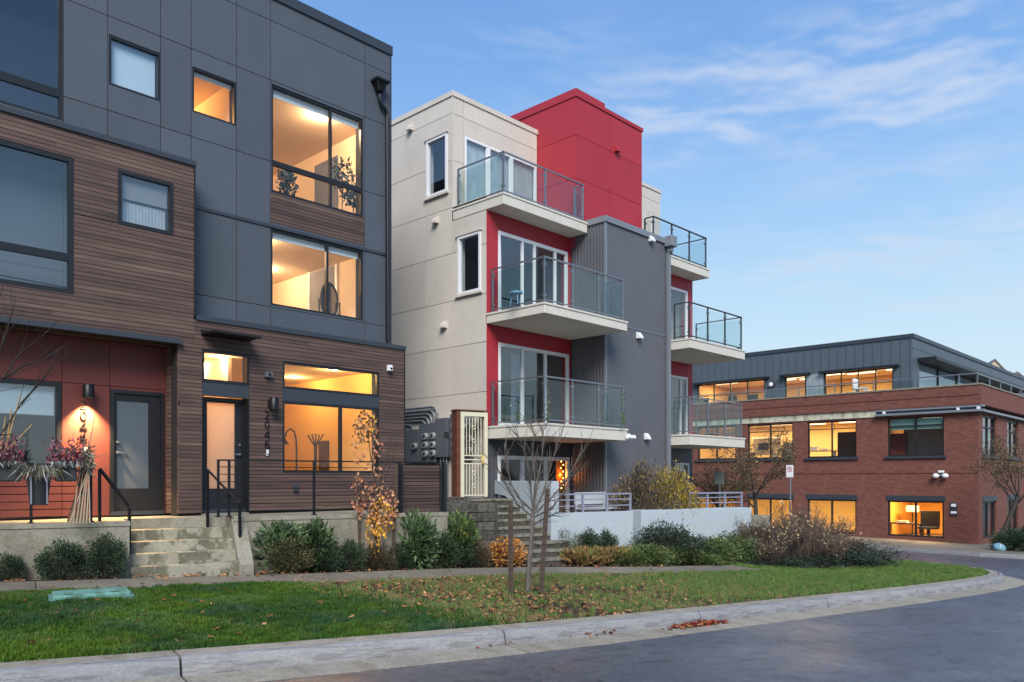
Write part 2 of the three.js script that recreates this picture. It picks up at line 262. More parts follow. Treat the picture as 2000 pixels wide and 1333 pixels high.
const kerbN = (s) => { for (let i = 0; i < kerbPts.length - 1; i++) if (kerbPts[i].x <= s && kerbPts[i + 1].x >= s) return lerp(kerbPts[i].z, kerbPts[i + 1].z, (s - kerbPts[i].x) / Math.max(1e-6, kerbPts[i + 1].x - kerbPts[i].x)); return 14; };
function sweep(pts, profile, gap = 0) {                            // profile of [out, up] swept along street points; out is towards the road
  const P = [], U = [], I = [], m = profile.length; let len = 0;
  const nrm = pts.map((p, i) => { const a = pts[Math.max(0, i - 1)], b = pts[Math.min(pts.length - 1, i + 1)], dx = b.x - a.x, dz = b.z - a.z, L = Math.hypot(dx, dz); return [dz / L, -dx / L]; });
  pts.forEach((p, i) => {
    if (i) len += p.distanceTo(pts[i - 1]); let q = 0;
    profile.forEach(([o, y], k) => { if (k) q += Math.hypot(o - profile[k - 1][0], y - profile[k - 1][1]); const s = p.x + nrm[i][0] * o, n = p.z + nrm[i][1] * o, [x, z] = ws(s, n); P.push(x, gs(s) + y, z); U.push(len + pts[0].x, q); });
  });
  for (let i = 0; i < pts.length - 1; i++) for (let k = 0; k < m - 1; k++) { const a = i * m + k, b = a + m; I.push(a, a + 1, b, b, a + 1, b + 1); }
  for (const e of [0, pts.length - 1]) for (let k = 1; k < m - 1; k++) { const a = e * m; e ? I.push(a, a + k, a + k + 1) : I.push(a, a + k + 1, a + k); }
  let g = new THREE.BufferGeometry(); g.setAttribute('position', new THREE.Float32BufferAttribute(P, 3)); g.setAttribute('uv', new THREE.Float32BufferAttribute(U, 2)); g.setIndex(I); g.computeVertexNormals(); return g;
}
{ // kerb stones and the gutter pan in front of them
  const kerb = structGroup('kerb'), gutter = structGroup('gutter');
  const total = kerbCurve.getLength(); const cum = [0]; kerbPts.forEach((p, i) => { if (i) cum.push(cum[i - 1] + p.distanceTo(kerbPts[i - 1])); });
  const at = (d) => { let i = 0; while (i < cum.length - 2 && cum[i + 1] < d) i++; return kerbPts[i].clone().lerp(kerbPts[i + 1], clamp((d - cum[i]) / (cum[i + 1] - cum[i]))); };
  let d0 = 0; while (at(d0).x < 1.05) d0 += .01; const step = 3.27; let start = d0 - Math.floor(d0 / step) * step - step;
  let k = 0;
  for (let d = start; d < total; d += step, k++) {
    const a = Math.max(0, d + .011), b = Math.min(total, d + step - .011); if (b - a < .3) continue;
    const n = Math.max(8, Math.ceil((b - a) / .3)), pts = []; for (let i = 0; i <= n; i++) pts.push(at(lerp(a, b, i / n)));
    mesh('kerb_top', toCreasedNormals(sweep(pts, [[-.01, -.3], [0, .018], [.19, .016], [.198, -.03], [.198, -.3]]), .5), M.kerbTop[k % 3], kerb);
    mesh('kerb_stone', toCreasedNormals(sweep(pts, [[.206, -.3], [.206, .008], [.214, .016], [.25, .015], [.275, .008], [.292, -.006], [.305, -.03], [.335, -.14], [.335, -.3]]), .5), M.kerb[k % 3], kerb);
    mesh('gutter_slab', toCreasedNormals(sweep(pts, [[.337, -.3], [.337, -.138], [.74, -.144], [.75, -.3]]), .5), M.kerbTop[(k + 1) % 3], gutter);
  }
}
const nearN = (s) => { const K = [[-40, 11.6], [0, 11.85], [2.9, 12.1], [7.7, 12.6], [13, 12.2], [30, 11.6]]; for (let i = 0; i < K.length - 1; i++) if (s <= K[i + 1][0]) { const t = clamp((s - K[i][0]) / (K[i + 1][0] - K[i][0])); return lerp(K[i][1], K[i + 1][1], smooth(t)); } return 11.6; };
{ // the block: bare soil under everything, turf verge, pavement slabs
  const back = kerbPts.map((p) => ws(p.x, p.z));
  struct('soil_bed', sheet([...back, ws(-34, 45)], gOff(-.02), .3), M.soil);
  const verge = kerbPts.filter((p) => p.z < 12.9).map((p) => ws(p.x, p.z + .01)), far = [];
  for (let s = 20.6; s >= -34; s -= .8) far.push(ws(s, nearN(s) + (s > 14 ? (s - 14) * .1 : 0)));
  struct('verge', sheet([...verge, ...far], gOff(.004), 0), M.turf);
  const path = structGroup('pavement'); let k = 0;
  for (let s = -12.1; s < 14.2; s += 1.52, k++) {
    const a = s + .006, b = s + 1.514, pts = [ws(a, nearN(a)), ws(b, nearN(b)), ws(b, nearN(b) + 1.22), ws(a, nearN(a) + 1.22)], o = hash(k, 3, 7) * .01;
    mesh('pavement_slab', sheet(pts, gOff(.014 + o), .14), M.walk[k % 3], path);
  }
  const fp = structGroup('pavement');                               // across the side street, before the brick building
  mesh('pavement_top', sheet([[33.2, -60], [33.2, -8], [34.2, -5.6], [36, -4.6], [90, -4.6], [90, -60]], gOff(-.02), .3), M.walk[1], fp);
  mesh('kerb_edge', sheet([[32.98, -60], [32.98, -7.9], [34.05, -5.42], [36, -4.4], [90, -4.4], [90, -4.59], [36, -4.59], [34.21, -5.58], [33.19, -8], [33.19, -60]], gOff(-.012), .3), M.kerb[1], fp);
}
// ================================================================ TERRACE, STEPS
const TY = .85;
{
  const t = thing('terrace', 'pale concrete terrace block before the townhouse doors, knee high walls', 'terrace', null, V(...[ws(3, 14.3)].map(([x, z]) => [x, 0, z])[0]));
  const poly = [ws(-2.6, 13.55), ws(1.3, 13.55), ws(1.3, 14.63), ws(2.95, 14.63), ws(2.95, 14.05), ws(6.98, 14.05), ws(6.98, 16.35), [11.12, -15], [1.0, -15]];
  mesh('retaining_wall', sheet(poly, () => TY, 1.5), M.concrete, t);
  const cap = (s0, s1, n0, n1) => sheet([ws(s0, n0), ws(s1, n0), ws(s1, n1), ws(s0, n1)], () => TY + .012, .07);
  mesh('wall_cap', cap(-2.6, 1.31, 13.535, 13.76), M.concrete, t);
  mesh('wall_cap', cap(2.95, 6.995, 14.035, 14.26), M.concrete, t);
  const f = facN(13.55), c = thing('concrete_steps', 'weathered concrete steps with dark stains leading up to the terrace', 'steps', null, V(...[ws(2.1, 14)].map(([x, z]) => [x, gy(x, z), z])[0]));
  for (let i = 0; i < 4; i++) mesh('step', f.g(bev(1.305, 2.945, -.3, lerp(gs(2), TY, (i + 1) / 5), -1.09, -i * .27, .014)), M.stained, c);
  const cs = new THREE.Shape([[0, -.3], [0, .1], [-.62, TY + .02], [-.75, TY + .02], [-1.1, TY + .02], [-1.1, -.3]].map(([a, b]) => new THREE.Vector2(a, b)));
  const cg = new THREE.ExtrudeGeometry(cs, { depth: .22, bevelEnabled: true, bevelSize: .008, bevelThickness: .008, bevelSegments: 1 }); cg.rotateY(-Math.PI / 2); cg.translate(3.16, 0, 0);   // shape x -> world w
  mesh('cheek_wall', f.g(cg), M.concrete, c);
}

// ================================================================ BUILDING HELPERS
// a wall of thickness between w0 and w1 with rectangular openings
const wallG = (f, r, holes, w0, w1) => merge(rectsMinus(r, holes).map(([a, b, c, d]) => f.box(a, b, c, d, w0, w1)));
// cladding panels: cells of a grid less the openings, each its own mesh with a joint round it
function panels(f, parent, us, vs, holes, mats, w0, w1, joint = .008, name = 'panel', seed = 1) {
  for (let i = 0; i < us.length - 1; i++) for (let j = 0; j < vs.length - 1; j++) {
    const R = rectsMinus([us[i] + joint / 2, us[i + 1] - joint / 2, vs[j] + joint / 2, vs[j + 1] - joint / 2], holes), sets = [];
    for (const r of R) { const hit = sets.filter((q) => q.some((p) => p[0] < r[1] && p[1] > r[0] && p[2] <= r[3] + 1e-4 && p[3] >= r[2] - 1e-4)); const m = [r, ...hit.flat()]; for (const h of hit) sets.splice(sets.indexOf(h), 1); sets.push(m); }
    for (const q of sets) mesh(name, q.map(([a, b, c, d]) => f.box(a, b, c, d, w0, w1, hash(i, j, seed) * 3)), mats[Math.floor(hash(i, j, seed + 2) * mats.length)], parent);
  }
}
// horizontal boards less openings; the largest stay single, the rest become one part
const boardSets = [];
function boards(f, r, holes, pitch, mats, w0, w1, seed, cuts = [], offset = 0) {
  const R = rng(seed), out = []; let row = 0;
  for (let v = r[2]; v < r[3] - .01; v += pitch, row++) {
    const v1 = Math.min(v + pitch - .008, r[3]);
    for (const q of rectsMinus([r[0], r[1], v, v1], holes)) {
      if (q[3] - q[2] < .012) continue;
      let a = q[0]; const L = () => 1.6 + R() * 2.6;
      while (a < q[1] - .02) { let b = a + L(); if (q[1] - b < .5) b = q[1]; out.push({ g: f.box(a + .001, b - .001, q[2], q[3], w0, w1 - R() * .004, R() * 7), m: mats[Math.floor(R() * R() * mats.length * .999)], area: (b - a) * (q[3] - q[2]), vis: f.p((a + b) / 2, v, 0) }); a = b; }
    }
  }
  return out;
}
function window_(f, parent, r, o = {}) {                            // o: fw frame width, cols/rows bar positions, mat, glass, w position, blind, depth
  const [u0, u1, v0, v1] = r, fw = o.fw ?? .05, w = o.w ?? 0, d = o.depth ?? .07, fm = o.mat ?? M.blackFrame, gap = .001;
  const g = part('window', parent);
  sub('frame', [f.box(u0, u1, v1 - fw, v1, w - d, w), f.box(u0, u1, v0, v0 + fw, w - d, w), f.box(u0, u0 + fw, v0 + fw + gap, v1 - fw - gap, w - d, w), f.box(u1 - fw, u1, v0 + fw + gap, v1 - fw - gap, w - d, w)], fm, g);
  const cols = [u0 + fw, ...(o.cols ?? []), u1 - fw], rows = [v0 + fw, ...(o.rows ?? []), v1 - fw], bw = o.bar ?? fw, rh = o.rowBar ?? bw;
  for (const c of o.cols ?? []) sub('mullion', f.box(c - bw / 2, c + bw / 2, v0 + fw + gap, v1 - fw - gap, w - d + .004, w - .004), fm, g);
  for (const q of o.rows ?? []) for (let i = 0; i < cols.length - 1; i++) { const a = i ? cols[i] + bw / 2 + gap : cols[i] + gap, b = i < cols.length - 2 ? cols[i + 1] - bw / 2 - gap : cols[i + 1] - gap; sub('glazing_bar', f.box(a, b, q - rh / 2, q + rh / 2, w - d + .002, w - .002), fm, g); }
  for (let i = 0; i < cols.length - 1; i++) for (let j = 0; j < rows.length - 1; j++) {
    const a = cols[i] + (i ? bw / 2 : 0), b = cols[i + 1] - (i < cols.length - 2 ? bw / 2 : 0), c = rows[j] + (j ? rh / 2 : 0), e = rows[j + 1] - (j < rows.length - 2 ? rh / 2 : 0);
    const z = w - d * .55, pg = new THREE.PlaneGeometry(b - a, e - c).translate((a + b) / 2, (c + e) / 2, z);
    sub('pane', f.g(pg), o.glassFor ? o.glassFor(i, j) : o.glass ?? M.glass, g);
  }
  if (o.blind) sub('blind', f.box(u0 + fw + .01, u1 - fw - .01, lerp(v1 - fw, v0 + fw, o.blind), v1 - fw, w - d - .05, w - d - .035), o.blindMat ?? M.blind, g);
  return g;
}
// a closed room behind a wall: w0 is the inner face of that wall
function room(f, parent, u0, u1, v0, v1, w0, depth, wm, fm = wm, cm = wm) {
  const p = part('room', parent), t = .06;
  sub('room_floor', f.box(u0, u1, v0 - t, v0, w0 - depth, w0), fm, p); sub('room_ceiling', f.box(u0, u1, v1, v1 + t, w0 - depth, w0), cm, p);
  sub('room_wall', f.box(u0 - t, u1 + t, v0 - t, v1 + t, w0 - depth - t, w0 - depth - .001), wm, p);
  sub('room_wall', f.box(u0 - t, u0, v0 - t, v1 + t, w0 - depth, w0), wm, p); sub('room_wall', f.box(u1, u1 + t, v0 - t, v1 + t, w0 - depth, w0), wm, p);
  return p;
}
function downlight(pos, parent, r, power, color = 0xffb56a) {     // recessed ceiling lamp: a glowing disc and a light of its size just below
  const disc = new THREE.CylinderGeometry(r, r, .012, 20).translate(pos.x, pos.y - .012, pos.z);
  const m = sub('ceiling_lamp', disc, M.bulb, parent);
  if (power) { const l = new THREE.PointLight(color, power, 0, 2); l.position.set(pos.x, pos.y - .06, pos.z); l.castShadow = true; l.shadow.radius = Math.max(1, r / .02); scene.add(l); }
  return m;
}

// ================================================================ TOWNHOUSE
const FW = facZ(-14), FG = facZ(-14.5), FR = facZ(-14.52);
const XR = 11.16, XL = -1.2, WX = FW.u(380);                        // right end, left end, end of the projecting timber bay
const house = thing('townhouse', 'three storey townhouse of charcoal panels and brown timber boards with lit windows', 'townhouse', null, V(5, 0, -18));
const capY = FW.v(200, (263 + 270) / 2), cap2Y = FW.v(600, 650), lintY = FW.v(200, 648), roofY = FG.v(763, 91);
const rL2 = [XL + .6, FW.u(144), FW.v(144, 576), FW.v(144, 309)], rS2 = FW.rect(230, 337.5, 330, 437);
const rDoor = [FW.u(394), FW.u(487), TY, FW.v(394, 682)], rG = [FW.u(552), FW.u(741), FW.v(552, 924), FW.v(552, 705)], rRec = [XL - 1, FW.u(347), -1, lintY - .06];
const rW3 = FG.rect(530, 709, 163, 374), rW2 = FG.rect(529, 709, 445, 596), rO = FG.rect(375, 461, 129, 218), rB = FG.rect(212, 313, 66, 165), rL3 = [XL + .6, FG.u(122), FG.v(119, 236), FG.v(119, -230)];
const inW3 = [FG.u(527), FG.u(712.5), FG.v(527, 434), rW3[2]];
{ // structural walls
  const hw = [rL2, rS2, rDoor, rG, rRec], hg = [rW3, rW2, rO, rB, rL3];
  mesh('wall', wallG(FW, [XL, WX, TY - .6, capY], hw, -.28, -.04), M.backing, house);
  mesh('wall', wallG(FW, [WX, XR, TY - .6, cap2Y], hw, -.28, -.04), M.backing, house);
  mesh('wall', wallG(FG, [XL, XR, cap2Y - .3, roofY - .25], hg, -.28, -.02), M.backing, house);
  mesh('wall', [FG.box(XR - .22, XR, TY - .6, cap2Y - .3, -8, .22 - .001), FG.box(XR - .22, XR, cap2Y - .3, roofY - .25, -8, -.281), FG.box(XL, XL + .22, TY - .6, roofY - .25, -8, -.281), FG.box(XL, XR, TY - .6, roofY - .25, -8.2, -8.001)], M.charcoal[1], house);
  mesh('roof', FG.box(XL, XR, roofY - .249, roofY - .15, -8.2, -.02), M.charcoalTrim, house);
  mesh('coping', [FG.box(XL, XR + .03, roofY - .2, roofY, -.12, .035), FG.box(XR - .12, XR + .03, roofY - .2, roofY, -8.2, -.121)], M.charcoalTrim, house);
  mesh('cap_flashing', [FW.box(XL, WX + .02, capY - .06, capY + .03, -.498, .03)], M.charcoalTrim, house);
  mesh('cap_flashing', [FW.box(WX + .021, XR + .02, cap2Y - .07, cap2Y + .02, -.498, .03)], M.charcoalTrim, house);
  mesh('corner_trim', FW.box(WX - .012, WX + .012, cap2Y, capY - .061, -.49, .008), M.blackFrame, house); mesh('corner_trim', FW.box(XR - .01, XR + .01, TY, cap2Y - .071, -.04, .008), M.blackFrame, house);
  mesh('eave_flashing', FW.box(XL, FW.u(351), lintY - .06, lintY + .02, -.02, .1), M.charcoalTrim, house);
  // recessed entrance: ceiling and board-clad side
  mesh('recess_ceiling', FW.box(XL, FW.u(347) - .002, lintY - .055, lintY - .03, -.5, -.02), M.wood[1], house);
  const hr = [[FR.u(-135), FR.u(119), FR.v(119, 925), FR.v(119, 748)], [FR.u(214), FR.u(319), TY - .1, FR.v(214, 760.5)]];
  mesh('recess_wall', wallG(FR, [XL, FW.u(347) + .2, TY - .3, lintY], hr, -.25, -.02), M.backing, house);
  panels(FR, house, [XL, FR.u(-130), FR.u(120.5), FR.u(214), FR.u(329)], [TY + .03, FR.v(120, 747), lintY - .058], hr, [M.redPanel], -.018, 0, .01, 'panel', 5);
}
{ // charcoal panels
  const vs = [cap2Y + .03, FG.v(461, 588), FG.v(382, 405), FG.v(461, 294), FG.v(461, 129.4), FG.v(461.9, 9.4), roofY - .19];
  const us = [XL, FG.u(123), FG.u(210), FG.u(313), FG.u(373), FG.u(461.5), FG.u(528), FG.u(712), XR];
  panels(FG, house, us, vs, [rW3, rW2, rO, rB, rL3, inW3], M.charcoal, -.014, 0, .012, 'panel', 3);
  mesh('reveal_flashing', merge(rectsMinus([WX, XR + .004, vs[2] - .03, vs[2] + .03], [inW3]).map(([a, b, c, d]) => FG.box(a, b, c, d, -.01, .022))), M.charcoalTrim, house);
  mesh('corner_trim', FG.box(XR - .02, XR + .012, cap2Y + .03, roofY - .2, -.3, .012), M.charcoalTrim, house);
}
{ // timber boards, each its own piece
  const P = .0705, all = [
    ...boards(FW, [XL + 1.5, WX - .014, lintY + .02, capY - .062], [rL2, rS2, rRec], P, M.wood, -.03, 0, 11),
    ...boards(FW, [FW.u(347), XR - .012, TY + .05, lintY + .018], [rDoor, rG], P, M.wood, -.03, 0, 12),
    ...boards(FW, [WX - .013, XR - .012, lintY + .02, cap2Y - .072], [rDoor, rG], P, M.wood, -.03, 0, 13),
    ...boards(FG, [inW3[0] + .01, inW3[1] - .01, inW3[2] + .01, inW3[3] - .01], [], P, M.wood, -.03, 0, 15),
    ...boards(facX(FW.u(347)), [-14.5, -14.002, TY + .05, lintY - .06], [], P * 1.1, M.wood, -.03, .0, 16),
  ];
  all.sort((a, b) => b.area - a.area);
  all.slice(0, 300).forEach((b) => mesh('board', b.g, b.m, house));
  const rest = new Map(); all.slice(300).forEach((b) => { if (!rest.has(b.m)) rest.set(b.m, []); rest.get(b.m).push(b.g); });
  for (const [m, gs_] of rest) mesh('short_boards', gs_, m, house).userData.kind = 'stuff';
}
{ // windows
  window_(FG, house, rW3, { w: -.02, fw: .045, cols: [FG.u(647)], rows: [FG.v(531, 316)], bar: .055, rowBar: .1, blind: .07, blindMat: M.blind });
  window_(FG, house, rW2, { w: -.02, fw: .045, cols: [FG.u(640.5)], bar: .055, blind: .09, blindMat: M.blind });
  window_(FG, house, rO, { w: -.01, fw: .04, blind: .1, blindMat: M.blind });
  window_(FG, house, rB, { w: -.01, fw: .045, glass: M.coated, blind: 1, blindMat: M.blind });
  window_(FG, house, rL3, { w: -.01, fw: .05, rows: [FG.v(119, 183)], rowBar: .13, cols: [FG.u(-240)], glass: M.coated });
  window_(FW, house, rL2, { w: -.01, fw: .08, rows: [FW.v(135, 503)], rowBar: .12, cols: [FW.u(-240)], glass: M.coated });
  window_(FW, house, rS2, { w: .01, fw: .06, glass: M.coated, blind: .48, blindMat: std('#808082', { roughness: .9 }) });
  mesh('window_film', FW.box(rS2[0] + .08, rS2[1] - .08, rS2[2] + .08, lerp(rS2[3], rS2[2], .52), -.145, -.135), std('#b9bcbf', { map: rep(TX.cloth, 1.5), roughness: .9 }), house);
  const gb = FW.v(553, 759), gb2 = FW.v(553, 783);
  window_(FW, house, [rG[0], rG[1], gb, rG[3]], { w: -.02, fw: .05 });
  mesh('spandrel', FW.box(rG[0], rG[1], gb2 + .001, gb - .001, -.1, -.02), M.charcoalTrim, house);
  window_(FW, house, [rG[0], rG[1], rG[2], gb2], { w: -.02, fw: .05, cols: [FW.u(667)], bar: .06 });
  window_(FR, house, [FR.u(-135), FR.u(119), FR.v(119, 925), FR.v(119, 748)], { w: .01, fw: .07, glass: M.coated, blind: .35, blindMat: std('#9fb0b4', { roughness: .9 }) });
  const t1 = FW.v(394, 745), t2 = FW.v(394, 772);
  window_(FW, house, [rDoor[0], rDoor[1], t1, rDoor[3]], { w: -.01, fw: .05 });
  mesh('spandrel', FW.box(rDoor[0], rDoor[1], t2, t1 - .002, -.1, -.02), M.charcoalTrim, house);
}
const door = (f, r, glassR, w, mat, glassMat, handleRight) => {
  const d = part('door', house), [u0, u1, v0, v1] = r;
  sub('frame', [f.box(u0, u0 + .06, v0, v1, w - .1, w + .03), f.box(u1 - .06, u1, v0, v1, w - .1, w + .03), f.box(u0 + .061, u1 - .061, v1 - .06, v1, w - .1, w + .03)], M.blackFrame, d);
  sub('leaf', rectsMinus([u0 + .063, u1 - .063, v0 + .04, v1 - .062], [glassR]).map(([a, b, c, e]) => f.box(a, b, c, e, w - .06, w)), mat, d);
  sub('pane', f.box(glassR[0] - .005, glassR[1] + .005, glassR[2] - .005, glassR[3] + .005, w - .035, w - .025), glassMat, d);
  sub('threshold', f.box(u0 + .002, u1 - .002, v0 - .03, v0 + .038, w - .1, w + .045), M.charcoalTrim, d);
  const hu = handleRight ? u1 - .12 : u0 + .12, s = handleRight ? -1 : 1;
  sub('handle', [f.g(new THREE.CylinderGeometry(.024, .024, .03, 12).rotateX(Math.PI / 2).translate(hu, v0 + 1.06, w + .015)), f.box(hu, hu + s * .13, v0 + 1.05, v0 + 1.07, w + .035, w + .05), f.g(new THREE.CylinderGeometry(.022, .022, .03, 12).rotateX(Math.PI / 2).translate(hu, v0 + 1.24, w + .015))], M.steel, d);
};
{
  const w = 0, v0 = TY + .06; door(FR, [FR.u(214), FR.u(319), v0, FR.v(214, 760.5)], [FR.u(227), FR.u(290), FR.v(227, 955), FR.v(227, 781)], .0, std('#0c0e13', { roughness: .6 }), phy('#5b666f', { roughness: .5, transmission: .3, thickness: 0 }), false);
  const D = -.17, dw = FW; door(dw, [rDoor[0] + .001, rDoor[1] - .001, v0, FW.v(394, 773)], [dw.u(404, D), dw.u(459, D), dw.v(404, 955, D), dw.v(404, 785, D)], D, std('#12161c', { roughness: .6 }), M.frosted, true);
  mesh('door_jamb', [FW.box(rDoor[1] - .02, rDoor[1] - .001, v0, FW.v(394, 773), -.135, -.001), FW.box(rDoor[0] + .001, rDoor[0] + .02, v0, FW.v(394, 773), -.135, -.001)], M.blackFrame, house);
  mesh('door_plinth', FW.box(rDoor[0], rDoor[1], TY - .2, v0 - .031, -.28, -.02), M.concrete, house);
  // awning over the right door
  const a = FW.at(392, 654.6).u, b = FW.at(486, 667).u, y = FW.v(392, 654.6), q = onY(531, 662, y + .02);
  mesh('awning', [boxG(a, b, y, y + .035, -13.998, q.z), boxG(a, b, y + .036, y + .09, -13.998, -13.95)], M.darkMetal, house);
}
{ // rooms with their lamps
  const yc = FW.v(552, 705) + .12;
  const gr = room(FW, house, FW.u(395) - .05, XR - .25, TY + .03, yc, -.281, 4.6, M.roomYellow, M.floorWood, M.room);
  sub('partition', FW.box(rDoor[1] + .12, rDoor[1] + .2, TY + .03, yc, -4.5, -1.1), M.room, gr);
  for (const [px, py, pw] of [[398, 717, 3.6], [475, 700, 3.6], [573, 737, 5], [655, 722, 5]]) { const p = onY(px, py, yc); p.z = clamp(p.z, -17.8, -14.6); if (px < 480) { p.x = clamp(p.x, rDoor[0] + .12, rDoor[1] - .05); p.z = px < 420 ? -16.2 : -15.1; } downlight(p, gr, .055, pw, px < 480 ? 0xffc890 : 0xffcf82); }
  const r2 = room(FG, house, FG.u(505), XR - .25, FG.v(529, 640), FG.v(529, 432), -.281, 4.8, M.room, M.floorWood);
  downlight(V(FG.u(531) + .35, FG.v(529, 432), -15.75), r2, .09, 9, 0xffd6a8); downlight(V(9.9, FG.v(529, 432), -17.9), r2, .09, 9, 0xffd6a8);
  const win = (f, u0, u1, v0, v1) => sub('inner_window', [f.box(u0, u1, v0, v1, .005, .02)], M.roomDark, r2);
  sub('inner_doorway', [facX(XR - .26).box(-17.4, -16.3, FG.v(529, 640) + .05, FG.v(529, 640) + 2.1, .002, .012)], std('#7d7f86'), r2);
  sub('inner_doorway_trim', [facX(XR - .26).box(-17.5, -17.4, FG.v(529, 640) + .01, FG.v(529, 640) + 2.2, .002, .03), facX(XR - .26).box(-16.3, -16.2, FG.v(529, 640) + .01, FG.v(529, 640) + 2.2, .002, .03)], M.white, r2);
  const r3 = room(FG, house, FG.u(505), XR - .25, FG.v(531, 395), FG.v(531, 163) + .12, -.281, 5.2, M.room, M.floorWood);
  { const p = onY(630, 222, FG.v(531, 163) + .12); downlight(V(clamp(p.x, 7.8, 10.5), p.y, clamp(p.z, -17.5, -15.2)), r3, .08, 12, 0xffd4a4); downlight(V(8, p.y, -18.6), r3, .08, 11, 0xffd4a4); }
  sub('inner_doorway', [facX(XR - .26).box(-17.2, -16.2, FG.v(531, 395) + .4, FG.v(531, 395) + 2.2, .002, .012)], std('#6d7686'), r3);
  const ro = room(FG, house, FG.u(362), FG.u(470), FG.v(375, 300), FG.v(375, 110), -.281, 2.2, M.room, M.floorWood);
  downlight(V(FG.u(378), FG.v(375, 110), -16.5), ro, .08, 5.5, 0xffbe70);
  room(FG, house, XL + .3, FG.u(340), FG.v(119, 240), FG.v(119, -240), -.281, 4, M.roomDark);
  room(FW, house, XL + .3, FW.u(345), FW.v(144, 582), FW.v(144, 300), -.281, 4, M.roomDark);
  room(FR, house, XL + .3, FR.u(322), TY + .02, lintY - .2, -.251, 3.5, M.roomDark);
}
{ // downspout with its hopper on the corner
  const z = -14.42, at = (px, py) => { const p = FG.at(px, py, .08); return V(p.u, p.v, z); };
  const h = at(740, 170);
  mesh('rain_hopper', [FG.g(new THREE.CylinderGeometry(.17, .09, .2, 4, 1).rotateY(Math.PI / 4).scale(1.15, 1, .8).translate(h.x, h.y - .02, .12)), FG.box(h.x - .17, h.x + .17, h.y + .08, h.y + .13, .001, .26)], M.darkMetal, house);
  mesh('downspout', limb([at(741, 178), at(741, 192), at(745, 205), at(754, 216), at(756, 228), at(756.5, 420), at(757, 668)], .045, .045, 8), M.darkMetal, house);
}
// ---------------------------------------------------------------- things on and in the townhouse
const fonts = new FontLoader();
const font = await fonts.loadAsync('fonts/droid/droid_sans_regular.typeface.json');
function digits(text, f, px, pyTop, pyBot, label) {
  const t = thing('house_number', label, 'house number', 'house numbers beside the doors', f.p(f.u(px), f.v(px, pyBot), 0)), n = text.length, hT = (f.v(px, pyTop) - f.v(px, pyBot)) / n;
  [...text].forEach((c, i) => { const g = new TextGeometry(c, { font, size: hT * .82, depth: .012, curveSegments: 6 }); g.computeBoundingBox(); const b = g.boundingBox; g.translate(f.u(px) - (b.min.x + b.max.x) / 2, f.v(px, pyTop) - hT * (i + .9), .004); mesh('digit', f.g(g), M.darkMetal, t); });
}
digits('2044', FR, 162, 781, 866, 'dark metal digits 2044 stacked vertically on lit red panel');
digits('2046', FW, 521, 802, 878, 'dark metal digits 2046 stacked vertically on brown boards');
function sconce(f, px, pyT, pyB, label, lit) {
  const u = f.u(px), v1 = f.v(px, pyT), v0 = f.v(px, pyB), R_ = .088, t = thing('wall_lamp', label, 'wall lamp', 'cylinder wall lamps by the doors', f.p(u, v0, 0));
  mesh('shade', f.g(new THREE.LatheGeometry([[R_ - .012, 0], [R_, 0], [R_, v1 - v0], [0.001, v1 - v0], [.001, v1 - v0 - .012], [R_ - .012, v1 - v0 - .012], [R_ - .012, 0]].map(([x, y]) => new THREE.Vector2(x, y)), 28).translate(u, v0, .15)), M.darkMetal, t);
  mesh('bracket', f.box(u - .045, u + .045, v0 + .05, v1 - .03, .001, .075), M.darkMetal, t);
  if (lit) {
    mesh('bulb', f.g(new THREE.CylinderGeometry(.06, .06, .02, 20).translate(u, v0 + .022, .15)), std('#fff2d8', { emissive: new THREE.Color(1, .7, .3), emissiveIntensity: 6 }), t);
    const l = new THREE.SpotLight(0xffd08c, 120, 0, .82, .5, 2), p = f.p(u, v0 + .005, .15); l.position.copy(p); l.target.position.copy(p).add(V(0, -1, 0)).addScaledVector(f.W, -.08); l.castShadow = true; l.shadow.radius = 2; scene.add(l, l.target);
  } else mesh('bulb', f.g(new THREE.CylinderGeometry(.06, .06, .02, 20).translate(u, v0 + .022, .15)), M.white, t);
}
sconce(FR, 166, 754, 779, 'black cylinder wall lamp shining on red panel above 2044', true);
sconce(FW, 527, 779, 802, 'black cylinder wall lamp, unlit, on brown boards above 2046', false);
function smallBox(name, f, px, py, w, h, d, mat, label, cat, face) { const u = f.u(px), v = f.v(px, py), t = thing(name, label, cat, null, f.p(u, v - h / 2, 0)); mesh('casing', f.g(bev(u - w / 2, u + w / 2, v - h / 2, v + h / 2, .001, d, .01)), mat, t); if (face) mesh('lens', f.g(new THREE.CylinderGeometry(Math.min(w, h) * .28, Math.min(w, h) * .28, .012, 16).rotateX(Math.PI / 2).translate(u, v + face, d + .004)), M.darkMetal, t); }
smallBox('doorbell', FR, 166.5, 882, .045, .12, .03, std('#b9bcc4', { roughness: .4 }), 'small doorbell under digits 2044 on the red wall', 'doorbell', -.03);
smallBox('doorbell', FW, 521.5, 885, .05, .12, .03, std('#c5c8cf', { roughness: .4 }), 'small doorbell under digits 2046 on the brown boards', 'doorbell', -.03);
smallBox('alarm_box', FW, 522, 733, .14, .1, .09, std('#5a5d66', { roughness: .5 }), 'small dark box on brown boards between door and window', 'alarm box', 0.001);
smallBox('security_camera', FW, 758, 720, .09, .13, .11, M.white, 'white security camera high on the boards by the townhouse corner', 'camera', -.015);
smallBox('outlet_box', FW, 576, 954, .1, .14, .05, M.charcoalTrim, 'grey outlet box on the boards below the ground floor window', 'outlet', 0);
